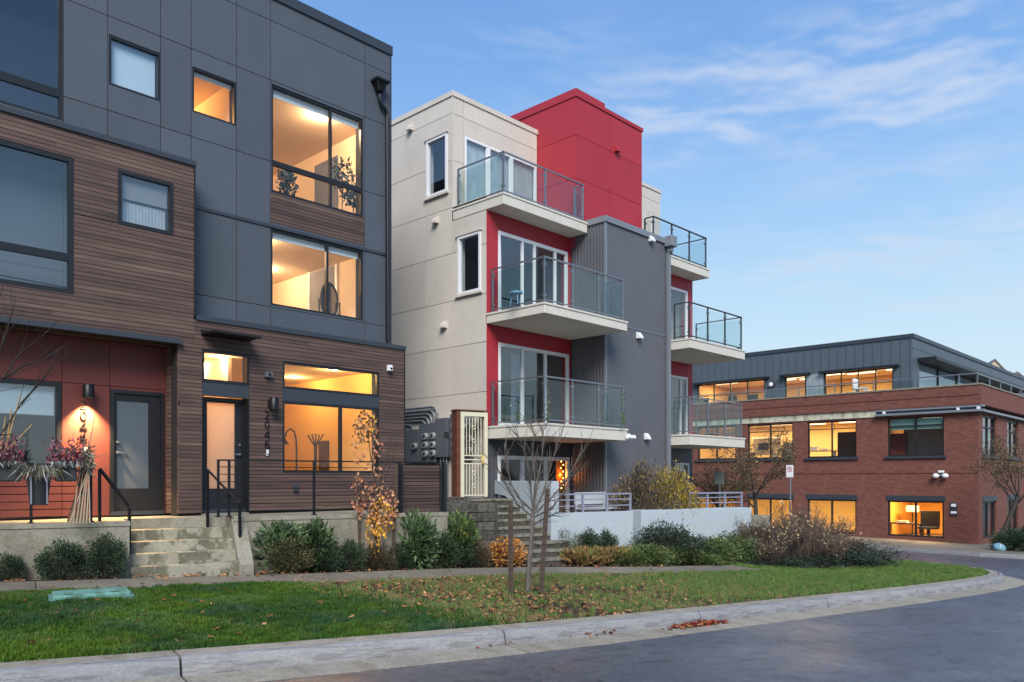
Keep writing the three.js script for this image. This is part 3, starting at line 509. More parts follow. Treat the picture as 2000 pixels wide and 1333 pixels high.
{ // furniture seen through the windows
  const fl = TY + .03, z = -15.6;
  const at = (px, py, zz = z) => { const p = facZ(zz).at(px, py); return V(p.u, p.v, zz); };
  const a = thing('arc_lamp', 'curved arc floor lamp inside the yellow lit ground floor window', 'floor lamp', null, V(at(600, 900).x, fl, z));
  const b = at(578, 922), pts = [V(b.x, fl + .03, z), at(579, 880), at(578, 858), at(574, 843), at(567, 838), at(560, 843), at(556, 855)];
  mesh('stem', limb(pts, .02, .018, 7), M.stake, a); mesh('base', new THREE.CylinderGeometry(.16, .17, .03, 20).translate(b.x, fl + .016, z), M.dark, a);
  mesh('shade', new THREE.ConeGeometry(.1, .14, 18, 1, true).translate(at(556, 862).x, at(556, 862).y, z), M.stake, a);
  const c = thing('coat_stand', 'branching wooden coat stand inside the yellow lit ground floor window', 'coat stand', null, V(at(615, 900).x, fl, z));
  const j = at(616, 872), foot = V(j.x, fl, z); mesh('post', rod(foot, j, .035, 8), M.stake, c);
  for (const [px, py] of [[601, 850], [609, 848], [617, 848], [624, 850], [631, 849]]) mesh('branch', rod(j.clone().add(V(0, -.03, 0)), at(px, py), .016, 5), M.stake, c);
  for (let i = 0; i < 3; i++) mesh('foot', rod(foot.clone().add(V(0, .12, 0)), foot.clone().add(V(Math.cos(i * 2.1) * .24, .018, Math.sin(i * 2.1) * .24)), .016, 5), M.stake, c);
  const d = thing('sideboard', 'tall grey sideboard inside the ground floor window', 'sideboard', null, V(at(660, 900, -16.6).x, fl, -16.8)), q0 = at(640, 861, -16.6), q1 = at(728, 861, -16.6);
  mesh('carcass', boxG(q0.x, q1.x, fl + .08, q0.y, -17, -16.6), std('#5b4a44', { roughness: .6 }), d); for (const x of [q0.x + .05, q1.x - .05]) mesh('leg', boxG(x - .03, x + .03, fl, fl + .079, -16.95, -16.65), M.dark, d);
  for (let i = 0; i < 2; i++) mesh('door_front', boxG(lerp(q0.x, q1.x, i / 2) + .02, lerp(q0.x, q1.x, (i + 1) / 2) - .02, fl + .1, q0.y - .03, -16.599, -16.585), std('#64534c', { roughness: .6 }), d);
  const f2 = FG.v(529, 640), mz = -15.3, mp = at(643, 587, mz), mm = thing('standing_mirror', 'oval standing mirror inside the second floor window', 'mirror', null, V(mp.x, f2, mz));
  mesh('frame', new THREE.TorusGeometry(.3, .022, 10, 40).scale(.85, 1.25, 1).rotateY(.2).translate(mp.x, mp.y, mz), M.dark, mm); mesh('mirror_glass', new THREE.CircleGeometry(.295, 40).scale(.85, 1.25, 1).rotateY(.2).translate(mp.x, mp.y, mz), std('#a9adb5', { roughness: .08, metalness: .9 }), mm);
  mesh('stand', [rod(V(mp.x - .26, f2, mz + .05), V(mp.x - .27, mp.y, mz), .016), rod(V(mp.x + .26, f2, mz + .05), V(mp.x + .27, mp.y, mz), .016), rod(V(mp.x, f2, mz - .35), V(mp.x, mp.y + .3, mz - .02), .014)], M.dark, mm);
}

// ================================================================ APARTMENT BUILDING (beige, red and grey)
const XA = 14.2, XB0 = 17.55, XB1 = 20.783, XE = 24.08, ZR = -14.518, ZT = -15.796, ZB = -13.287, ZK = -25;
const FL = facX(XA), FD = facZ(ZR), FT = facZ(ZT), FB = facZ(ZB), FTw = facZ(-14.33), FTl = facX(XB0);
const YL = [2.84, 5.70, 8.635], PAT = .32, roofA = 11.75;
const apt = thing('apartment_building', 'four storey beige, red and grey apartment building with glass balconies', 'apartment building', null, V(19, -.5, -18));
{
  const dMid = [FD.u(972.7), FD.u(1108.5), YL[1] + .03, FD.v(972.7, 450)], dLow = [FD.u(973), FD.u(1111), YL[0] + .03, FD.v(973, 669)], dGr = [FD.u(972), FD.u(1112), PAT, FD.v(973, 890)];
  const rMid = [XB1 + .001, FD.u(1343), YL[1] + .03, FD.v(1312, 560)], rLow = [XB1 + .001, FD.u(1343), YL[0] + .03, FD.v(1312, 733)], rGr = [FD.u(1318), FD.u(1346), .1, FD.v(1320, 905)];
  const dTop = [FT.u(908), FT.u(1047), YL[2] + .03, FT.v(908, 266)];
  const wT = [FL.u(833), FL.u(874), FL.v(833, 389), FL.v(833, 277)], wM = [FL.u(894.4), FL.u(939.5), FL.v(894.4, 578), FL.v(894.4, 464)];
  const hr = [dMid, dLow, dGr, rMid, rLow, rGr];
  // structural walls
  mesh('wall', wallG(FL, [ZK, ZR - .021, -1.5, YL[2] - .02], [wM], -.25, -.02), M.beige[1], apt);
  mesh('wall', wallG(FL, [ZK, ZT - .021, YL[2] - .02, roofA - .15], [wT], -.25, -.02), M.beige[1], apt);
  mesh('wall', wallG(FD, [XA + .02, XE, YL[0] - .32, YL[2] - .3], hr, -.25, -.02), M.red[1], apt); mesh('wall', wallG(FD, [XA + .02, XE, -1.5, YL[0] - .321], hr, -.25, -.02), M.greyMetal, apt);
  mesh('wall', wallG(FT, [XA + .02, XE - .1, YL[2] - .02, roofA - .15], [dTop, [FT.u(1290), 99, 0, 99]], -.25, -.02), M.beige[1], apt);
  mesh('wall', [boxG(XE - .2, XE, -1.5, YL[2] - .3, ZK, ZR - .25), boxG(XA, XE, -1.5, roofA - .3, ZK - .2, ZK), boxG(FT.u(1290) - .2, FT.u(1290) - .001, YL[2], roofA - .3, ZK, ZT - .251)], M.beige[0], apt);
  mesh('roof', [boxG(XA + .02, XE - .01, YL[2] - .29, YL[2] - .031, ZK, ZR - .02), boxG(XA + .02, FT.u(1290) - .02, roofA - .149, roofA - .08, ZK, ZT - .02)], M.greyTrim, apt);
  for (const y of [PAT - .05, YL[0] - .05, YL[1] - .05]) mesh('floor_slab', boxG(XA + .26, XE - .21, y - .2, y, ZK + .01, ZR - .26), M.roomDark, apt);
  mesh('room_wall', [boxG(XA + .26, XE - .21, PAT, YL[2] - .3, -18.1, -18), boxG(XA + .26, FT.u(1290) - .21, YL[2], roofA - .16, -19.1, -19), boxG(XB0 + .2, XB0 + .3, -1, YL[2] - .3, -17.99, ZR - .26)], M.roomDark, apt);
  // beige panels on the left wall
  const vs = [-1.5, FL.v(802.5, 860), FL.v(802.5, 780.6), FL.v(792, 693.9), FL.v(764.4, 615.7), FL.v(764.4, 529.8), FL.v(764.4, 446.7)], vt = [FL.v(764.4, 446.7), FL.v(764.4, 362), FL.v(764.4, 276.6), roofA - .1];
  const us = [ZK, FL.u(690), FL.u(764), FL.u(830.5), FL.u(883)];
  panels(FL, apt, [...us, ZR], vs, [wM], M.beige, -.015, 0, .014, 'panel', 7);
  panels(FL, apt, [us[4], ZR], [vs[6], YL[2] - .296], [], M.beige, -.015, 0, .014, 'panel', 8);
  panels(FL, apt, [...us.slice(0, 4), ZT], vt, [wT], M.beige, -.015, 0, .014, 'panel', 9);
  mesh('corner_trim', FL.box(ZT - .012, ZT + .012, YL[2] - .03, roofA - .1, -.02, .006), M.beige[2], apt);
  // the set back top storey
  panels(FT, apt, [XA + .002, FT.u(905), XB0 - .02], [YL[2] - .02, FT.v(884, 313), FT.v(884, 221), roofA - .1], [dTop], M.beige, -.015, 0, .014, 'panel', 10);
  panels(FT, apt, [20.3, FT.u(1290)], [YL[2] - .02, FT.v(1270, 390), FT.v(1256, 357) - .1], [[FT.u(1259), FT.u(1275), YL[2], FT.v(1262, 413)]], M.beige, -.015, 0, .014, 'panel', 11);
  mesh('coping', [boxG(XA - .03, XB0 - .002, roofA - .1, roofA + .03, ZT - .12, ZT + .03), boxG(XA - .03, XA + .12, roofA - .1, roofA + .03, ZK, ZT - .121)], M.beige[2], apt);
  mesh('coping', boxG(20.46, FT.u(1290) + .03, FT.v(1256, 357) - .1, FT.v(1256, 357) + .0, ZT - .2, ZT + .03), M.beige[2], apt);
  window_(FT, apt, [FT.u(1259), FT.u(1275), YL[2], FT.v(1262, 413)], { w: -.01, fw: .05, mat: M.white, glass: M.coated });
  // red recess walls
  panels(FD, apt, [XA + .002, FD.u(972) - .02, XB0 - .002], [YL[0] + .03, YL[1] - .26, YL[2] - .3], hr, M.red, -.018, 0, .01, 'panel', 12);
  panels(FD, apt, [XB1 + .002, FD.u(1343) + .012, XE], [YL[0] + .03, YL[1] - .26, YL[2] - .3], hr, M.red, -.018, 0, .01, 'panel', 13);
  panels(FD, apt, [XB1 + .002, XE], [-1.5, YL[0] - .31], hr, [M.greyMetal], -.018, 0, .01, 'panel', 14);
  // red tower
  const tx = FTw.u(1254), ty = FTw.v(1254, 253), t1 = FTw.v(1125, 263), tv = [YL[2] - .6, FTw.v(1138, 353), t1, ty - .08];
  mesh('tower_core', [boxG(XB0 + .02, tx - .02, YL[2] - .6, ty - .12, -19.9, -14.35)], M.red[1], apt);
  panels(FTw, apt, [XB0 + .001, FTw.u(1193), tx], tv, [], M.red, -.018, 0, .012, 'panel', 15);
  panels(FTl, apt, [-20, -16.7, -14.331], tv, [], M.red, -.018, 0, .012, 'panel', 16);
  mesh('coping', [boxG(XB0 - .03, FTw.u(1180), ty - .08, ty + .14, -19.9, -14.3), boxG(FTw.u(1180) + .001, tx + .03, ty - .08, ty + .03, -19.9, -14.3)], M.red[1], apt);
  // grey bay of ribbed metal
  const corr = (f, u0, u1, v0, v1, pitch, dep, w) => { const P = [], U = [], I = []; const n = Math.floor((u1 - u0) / pitch), prof = [[0, 0], [.42, 0], [.5, dep], [.92, dep], [1, 0]]; const pts = []; for (let i = 0; i < n; i++) for (let k = 0; k < 4; k++) pts.push([u0 + (i + prof[k][0]) * (u1 - u0) / n, prof[k][1]]); pts.push([u1, 0]); for (const [u, d] of pts) for (const v of [v0, v1]) { P.push(u, v, w + d); U.push(u, v); } for (let i = 0; i < pts.length - 1; i++) { const a = i * 2; I.push(a, a + 2, a + 1, a + 1, a + 2, a + 3); } let g = new THREE.BufferGeometry(); g.setAttribute('position', new THREE.Float32BufferAttribute(P, 3)); g.setAttribute('uv', new THREE.Float32BufferAttribute(U, 2)); g.setIndex(I); g = g.toNonIndexed(); g.computeVertexNormals(); return f.g(g); };
  const by = FB.v(1183, 424), seamY = FB.v(1228, 640), fbx = facX(XB0);
  mesh('bay_core', boxG(XB0 + .02, XB1 - .001, -1.5, by - .05, ZR + .001, ZB - .02), M.greyMetal, apt);
  for (const [a, b] of [[-1.5, seamY - .012], [seamY + .012, by - .12]]) {
    mesh('ribbed_sheet', corr(FB, XB0 + .05, XB1 - .03, a, b, .092, .005, -.012), M.greyMetal, apt);
    mesh('ribbed_sheet', corr(fbx, ZR, ZB - .04, a, b, .105, .02, -.019), M.greyMetal, apt);
  }
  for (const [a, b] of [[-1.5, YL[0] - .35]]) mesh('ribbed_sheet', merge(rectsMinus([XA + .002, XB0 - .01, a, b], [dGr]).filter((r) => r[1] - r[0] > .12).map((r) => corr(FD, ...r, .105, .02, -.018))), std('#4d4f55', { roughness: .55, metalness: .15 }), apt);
  mesh('corner_trim', [boxG(XB0 - .008, XB0 + .052, -1.5, by - .12, ZB - .05, ZB + .008), boxG(XB1 - .05, XB1 + .006, -1.5, by - .12, ZB - .05, ZB + .008)], M.greyTrim, apt);
  mesh('seam_trim', FB.box(XB0 + .053, XB1 - .051, seamY - .012, seamY + .012, -.015, .004), M.greyTrim, apt);
  mesh('coping', [boxG(XB0 - .04, XB1 + .03, by - .12, by + .04, ZB - .15, ZB + .04), boxG(XB0 - .04, XB0 + .15, by - .12, by + .04, ZR - .6, ZB - .151)], M.greyTrim, apt);
  mesh('roof', boxG(XB0 + .05, XB1 - .01, by - .1, by - .06, -14.32, ZB - .16), M.greyTrim, apt);
  // rain hopper and downspout of the bay
  const hp = FB.at(1309, 474, .12);
  mesh('rain_hopper', [FB.g(bev(hp.u - .15, hp.u + .15, hp.v - .14, hp.v + .17, .02, .28, .015)), FB.box(hp.u - .06, hp.u + .06, hp.v - .28, hp.v - .141, .05, .2)], M.greyTrim, apt);
  mesh('downspout', bar(FB.p(FB.u(1302), hp.v - .32, .07), FB.p(FB.u(1302), -.6, .07), .1, .09), M.greyTrim, apt);
  mesh('downspout_elbow', bar(FB.p(hp.u, hp.v - .27, .08), FB.p(FB.u(1302), hp.v - .34, .08), .08, .07), M.greyTrim, apt);
  // windows and doors
  for (const [r, f] of [[wT, FL], [wM, FL]]) { window_(f, apt, r, { w: .03, fw: .07, mat: M.white, glass: M.coated, depth: .12, blind: f.v(0, 0) ? 0 : 0 }); mesh('window_sill', f.box(r[0] - .06, r[1] + .06, r[2] - .06, r[2] - .001, 0, .07), M.beige[2], apt); mesh('window_head', f.box(r[0] - .06, r[1] + .05, r[3] + .001, r[3] + .05, 0, .05), M.beige[1], apt); }
  window_(FT, apt, dTop, { w: .01, fw: .06, mat: M.white, glass: M.coated, cols: [FT.u(954), FT.u(999)], bar: .14, blind: 1, blindMat: M.curtain });
  window_(FD, apt, dMid, { w: .01, fw: .09, mat: M.white, glass: M.coated, cols: [FD.u(1021), FD.u(1044.5), FD.u(1085)], bar: .07, blind: .0 });
  window_(FD, apt, dLow, { w: .01, fw: .09, mat: M.white, glass: M.coated, cols: [FD.u(1021), FD.u(1066)], bar: .09 });
  window_(FD, apt, dGr, { w: .01, fw: .1, mat: M.white, glass: M.glass, cols: [FD.u(1021), FD.u(1066)], bar: .14 });
  window_(FD, apt, rMid, { w: .01, fw: .08, mat: M.white, glass: M.coated }); window_(FD, apt, rLow, { w: .01, fw: .08, mat: M.white, glass: M.coated, cols: [FD.u(1330)], bar: .07 });
  window_(FD, apt, rGr, { w: .01, fw: .06, mat: M.white, glass: M.coated });
  mesh('curtain', FD.box(FD.u(977), FD.u(1000), YL[1] + .1, dMid[3] - .1, -.4, -.38), M.curtain, apt); mesh('curtain', FD.box(FD.u(1024), FD.u(1050), YL[0] + .1, dLow[3] - .1, -.5, -.48), std('#7f8d99', { roughness: .95 }), apt);
  // vent hoods
  const hood = (f, px, py, mat) => { const u = f.u(px), v = f.v(px, py); const s = new THREE.Shape([[0, -.09], [.13, -.09], [.13, -.04], [.03, .09], [0, .09]].map(([a, b]) => new THREE.Vector2(a, b))); const g = new THREE.ExtrudeGeometry(s, { depth: .18, bevelEnabled: false }).rotateY(-Math.PI / 2).translate(u + .09, v, 0.002); mesh('vent_hood', f.g(g), mat, apt); };
  for (const [px, py] of [[803, 250], [853, 431], [869, 635]]) hood(FL, px, py, M.beige[0]);
  for (const [px, py] of [[1270, 467], [1246, 656], [1261, 853]]) hood(FB, px, py, M.white);
  hood(FTw, 1203, 292, M.red[1]);
  // balconies
  const balcony = (x0, x1, zb, zf, y, th, h, dark, nF, opt = {}) => {
    const b = part('balcony', apt), fin = dark ? M.charcoalTrim : M.steel, e = .09, ya = y + .02;
    sub('slab', [bev(x0, x1, y - th, y - .05, zb, zf, .012), boxG(x0 - .02, x1 + .02, y - .049, y, zb, zf + .02)], M.slab, b);
    const corners = [[x0 + e, opt.zl ?? zb + .12], [x0 + e, zf - e], [x1 - e, zf - e], [x1 - e, opt.zr ?? zb + .12]], runs = [];
    const nS = opt.nS ?? 1; for (let k = 0; k < 3; k++) { const n = k === 1 ? nF : nS, A = corners[k], B = corners[k + 1]; for (let i = 0; i < n; i++) runs.push([lerp(A[0], B[0], i / n), lerp(A[1], B[1], i / n), lerp(A[0], B[0], (i + 1) / n), lerp(A[1], B[1], (i + 1) / n)]); }
    const posts = [[runs[0][0], runs[0][1]], ...runs.map((r) => [r[2], r[3]])];
    for (const [x, z] of posts) sub('post', boxG(x - .02, x + .02, ya - .02, y + h - .03, z - .02, z + .02), fin, b);
    for (let k = 0; k < 3; k++) { const A = corners[k], B = corners[k + 1]; sub('top_rail', k === 1 ? boxG(A[0] - .03, B[0] + .03, y + h - .03, y + h, A[1] - .028, A[1] + .028) : boxG(A[0] - .026, A[0] + .026, y + h - .029, y + h - .001, Math.min(A[1], B[1]), Math.max(A[1], B[1]) - .03), fin, b);
      sub('bottom_rail', k === 1 ? boxG(A[0] + .021, B[0] - .021, ya + .05, ya + .08, A[1] - .015, A[1] + .015) : boxG(A[0] - .015, A[0] + .015, ya + .05, ya + .08, Math.min(A[1], B[1]) + .021, Math.max(A[1], B[1]) - .021), fin, b); }
    for (const [xa, za, xb, zb_] of runs) {
      const alongX = Math.abs(xb - xa) > Math.abs(zb_ - za), L = alongX ? xb - xa : Math.abs(zb_ - za), pg = new THREE.PlaneGeometry(L - .07, h - .2); if (!alongX) pg.rotateY(Math.PI / 2);
      sub('glass_panel', pg.translate((xa + xb) / 2, y + .11 + (h - .2) / 2, (za + zb_) / 2), opt.glass ?? M.railGlass, b);
      for (const s of [0, 1]) for (const yy of [y + .2, y + h - .18]) { const x = alongX ? (s ? xb - .045 : xa + .045) : xa, z = alongX ? za : (s ? Math.max(za, zb_) - .045 : Math.min(za, zb_) + .045); sub('clamp', boxG(x - .022, x + .022, yy - .025, yy + .025, z - .018, z + .018), M.steel, b); }
    }
  };
  const clear = phy('#eaf3f4', { transmission: 1, thickness: 0, roughness: 0, ior: 1.45 });
  balcony(XA - .012, XB0 - .03, ZT + .02, -13.9, YL[2], .295, 1.06, false, 2, { zr: -14.28 });
  balcony(XA - .012, XB0 - .03, ZR + .02, -12.545, YL[1], .26, 1.12, false, 3, { zr: ZB + .06 });
  balcony(XA - .012, XB0 - .03, ZR + .02, -12.545, YL[0], .32, 1.13, false, 3, { zr: ZB + .06 });
  balcony(XB1 + .03, XE + .05, ZT + .02, -13.9, YL[2] - .05, .3, 1.06, true, 3, { glass: clear, zl: -14.3 });
  balcony(XB1 + .03, XE + .09, ZR + .02, -12.62, YL[1], .3, 1.1, true, 3, { glass: clear, zl: ZB + .06 });
  balcony(XB1 + .03, XE + .09, ZR + .02, -12.62, YL[0], .32, 1.13, false, 3, { zl: ZB + .06 });
  // patio in front
  mesh('patio_slab', boxG(XA + .3, XE + 1, -1.5, PAT - .02, ZR - .02, -12.2), M.concrete, apt);
}
// lamp seen in the flat above the entrance, string of bulbs at the ground floor door
{
  const p = FD.at(1001, 786), q = V(p.u + .84, p.v + .02, ZR - .8), t = thing('table_lamp', 'small warm glowing lamp inside the lowest balcony door', 'lamp', null, V(q.x, YL[0], q.z));
  mesh('globe', new THREE.SphereGeometry(.06, 16, 12).translate(q.x, q.y, q.z), std('#ffffff', { emissive: new THREE.Color(1, .72, .36), emissiveIntensity: 3.5 }), t);
  mesh('stem', [rod(V(q.x, YL[0], q.z), V(q.x, q.y - .05, q.z), .012), new THREE.CylinderGeometry(.09, .1, .02, 16).translate(q.x, YL[0] + .01, q.z)], M.dark, t);
  const l = new THREE.PointLight(0xffb060, .5, 0, 2); l.position.set(q.x, q.y, q.z + .1); l.castShadow = true; l.shadow.radius = 3; scene.add(l);
  const s = thing('light_string', 'strand of small amber bulbs hanging in the ground floor doorway', 'string lights', null, FD.p(FD.u(1099), PAT, -.06)), R = rng(5), pts = [];
  for (let i = 0; i < 9; i++) { const v = FD.v(1100, 902 + i * 6.5), u = FD.u(1098 + (i % 2) * 4 + R() * 2); pts.push(FD.p(u, v, -.09)); mesh('bulb', new THREE.SphereGeometry(.018, 10, 8).translate(...FD.p(u, v, -.09 + .03)), std('#ffcf80', { emissive: new THREE.Color(1, .55, .15), emissiveIntensity: 7 }), s); }
  mesh('wire', limb([FD.p(FD.u(1100), FD.v(1100, 893), -.09), ...pts], .006, .006, 4), M.dark, s);
  mesh('drape', FD.box(FD.u(1093), FD.u(1107), PAT + .05, FD.v(1100, 893), -.16, -.13), std('#8a5a2a', { map: rep(TX.cloth, 2), roughness: .95 }), s);
  const m = new THREE.PointLight(0xff9038, .8, 0, 2); m.position.copy(FD.p(FD.u(1100), FD.v(1100, 928), -.06)); m.castShadow = true; scene.add(m);
}
// ---------------------------------------------------------------- electricity meters and conduits on the beige side wall
{
  const cab = (px0, px1, py0, py1, meters, label, d = .16) => {
    const r = FL.rect(px0, px1, py0, py1, (px0 + px1) / 2), t = thing('meter_cabinet', label, 'meter cabinet', 'meter cabinets on the beige side wall', FL.p((r[0] + r[1]) / 2, r[2], 0));
    mesh('casing', FL.g(bev(r[0], r[1], r[2], r[3], .002, d, .012)), std('#5b5f67', { roughness: .5, metalness: .2 }), t);
    for (const [px, py] of meters) { const u = FL.u(px, d), v = FL.v(px, py, d), g = (geo) => FL.g(geo.rotateX(Math.PI / 2).translate(u, v, 0)); const m = mesh('meter', g(new THREE.CylinderGeometry(.085, .1, .1, 22).translate(0, d + .05, 0)), std('#a9adb0', { roughness: .25, metalness: .3 }), t); const q = new THREE.Mesh(g(new THREE.CylinderGeometry(.115, .115, .03, 22).translate(0, d + .015, 0)), M.steel); q.name = 'collar'; m.add(q); const w = new THREE.Mesh(g(new THREE.CylinderGeometry(.05, .05, .012, 16).translate(0, d + .105, 0)), M.dark); w.name = 'dial'; m.add(w); }
    return t;
  };
  cab(798, 826, 840, 906, [[812, 872]], 'narrow grey meter cabinet with a single round meter');
  cab(827, 859, 828, 906, [[833, 853], [848, 852], [833, 870], [848, 869], [833, 887], [848, 886]], 'grey meter cabinet with six round meters in two columns');
  cab(900, 926, 816, 898, [[907, 835], [919, 834], [907, 858], [919, 857], [907, 881], [919, 880]], 'grey meter cabinet seen through the bars of the gate', .14);
  const t = cab(861, 884, 818, 894, [], 'plain grey switch cabinet between the meter banks', .2);
  mesh('window_cutout', FL.box(FL.u(867, .2), FL.u(876, .2), FL.v(872, 856, .2), FL.v(872, 844, .2), .2, .206), M.dark, t);
  cab(886, 899, 810, 900, [[890, 832], [890, 851], [890, 868], [890, 885]], 'grey meter cabinet with a column of meters behind the gate frame', .14);
  const c = thing('conduit_run', 'six bent grey conduits running along the beige wall above the meters', 'conduits', null, FL.p(FL.u(830), FL.v(830, 828), 0));
  for (let i = 0; i < 6; i++) {
    const pv = FL.v(800, 800 + i * 6.2), ux = FL.u(i === 5 ? 811 : 857 - i * 5.4), vd = FL.v(840, i === 5 ? 842 : 829), r = .22, pts = [FL.p(FL.u(745), pv - .0, .06), FL.p(ux - r, pv, .06)];
    for (let k = 1; k <= 6; k++) { const a = k / 6 * Math.PI / 2; pts.push(FL.p(ux - r + Math.sin(a) * r, pv - r + Math.cos(a) * r, .06)); }
    pts.push(FL.p(ux, Math.min(vd, pv - r - .02), .06)); mesh('conduit', limb(pts, .028, .028, 8), std('#7c8087', { roughness: .4, metalness: .4 }), c);
  }
  for (let i = 0; i < 3; i++) mesh('conduit', rod(FL.p(FL.u(866 + i * 6), FL.v(870, 894), .1), FL.p(FL.u(866 + i * 6), .9, .1), .03, 8), M.steel, c);
}
// ================================================================ STONE STAIR, GATE, GARDEN WALLS
const PL = 15.2, FP = facN(PL);
{ // gate standing between the two buildings
  const f = facN(17.55), u0 = f.u(899), u1 = f.u(951), v0 = f.v(925, 971), v1 = f.v(925, 806), t = thing('security_gate', 'cream metal security gate with ornamental bars above the stone stair', 'gate', null, f.p((u0 + u1) / 2, v0, 0)), cream = std('#c9c3aa', { roughness: .5 });
  mesh('frame', [f.box(u0, u0 + .09, v0, v1, -.04, .04), f.box(u1 - .09, u1, v0, v1, -.04, .04), f.box(u0 + .091, u1 - .091, v1 - .1, v1, -.04, .04)], cream, t);
  mesh('side_post', f.box(u0 - .1, u0 - .001, v0, v1 + .03, -.28, .0), std('#7a4630', { map: rep(TX.wood, .5, 3), roughness: .85 }), t); mesh('lintel', f.box(u0 - .12, u1 + .02, v1 + .031, v1 + .06, -.28, .02), std('#5a3526', { roughness: .85 }), t);
  const m = lerp(v0, v1, .44); for (const y of [v0 + .04, m - .1, m, m + .1]) mesh('cross_bar', f.box(u0 + .091, u1 - .091, y - .014, y + .014, -.012, .012), cream, t);
  for (let i = 1; i < 7; i++) { const u = lerp(u0 + .09, u1 - .09, i / 7); mesh('bar', [f.box(u - .009, u + .009, v0 + .055, m - .115, -.009, .009), f.box(u - .009, u + .009, m + .115, v1 - .101, -.009, .009)], cream, t); }
  for (const y of [lerp(v0, m, .3), lerp(v0, m, .65), lerp(m, v1, .4), lerp(m, v1, .68)]) mesh('ornament', f.g(new THREE.TorusGeometry(.045, .012, 6, 16).translate(lerp(u0, u1, .5), y, .014)), cream, t);
  mesh('lock_box', f.box(u1 - .17, u1 - .092, m - .1, m + .12, -.03, .045), std('#c8b276', { roughness: .4 }), t);
}
{ // stair of dark stone treads rising between a stepped block wall and the white wall
  const s0 = 9.0, s1 = 10.28, n0 = 14.25, rise = 1.02 - gs(9.8), N = 9, f = facN(n0);
  const c = thing('stone_stair', 'dark mossy stone stair climbing to the cream gate', 'stair', null, f.p(9.6, gs(9.6), 0));
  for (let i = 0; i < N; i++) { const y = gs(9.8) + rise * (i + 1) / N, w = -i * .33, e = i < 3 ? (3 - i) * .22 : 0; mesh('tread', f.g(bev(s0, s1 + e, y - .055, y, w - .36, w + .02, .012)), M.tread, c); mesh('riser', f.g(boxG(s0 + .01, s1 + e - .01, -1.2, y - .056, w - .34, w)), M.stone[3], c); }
  mesh('landing', f.box(7.3, s1 + .02, -1.2, 1.02, -N * .33 - 2.4, -N * .33 - .001), M.stone[1], c);
  // split-face blocks of the stepped wall on the left
  const b = thing('block_wall', 'stepped retaining wall of dark split face blocks beside the stone stair', 'retaining wall', null, f.p(8.4, gs(8.4), 0)), R = rng(17), BL = .42, BH = .2;
  for (let r = 0; r < 7; r++) { const y0 = gs(8.6) - .12 + r * BH, wEnd = -.1 - Math.max(0, r - 0) * .42; for (let k = 0; k < 8; k++) { const w1 = wEnd - k * BL; if (w1 < -3.6) break; mesh('block', f.g(bev(s0 - .3 - R() * .02, s0 - .01 + R() * .012, y0 + .003, y0 + BH - .003, w1 - BL + .004, w1 - R() * .012, .018)), M.stone[Math.floor(R() * 3)], b); } 
    // front face turning left, towards the terrace
    if (r > 0) for (let k = 0; k < 5; k++) { const u1 = s0 - .31 - k * BL; if (u1 < 7.1) break; const w = -.9 - (r > 4 ? .0 : 0); mesh('block', f.g(bev(u1 - BL + .004, u1, y0 + .003, y0 + BH - .003, w - .3, w - R() * .02, .018)), M.stone[1 + Math.floor(R() * 3)], b); } }
  mesh('block_core', f.box(7.05, s0 - .05, -1.2, .95, -3.6, -1.25), M.stone[3], b);
}
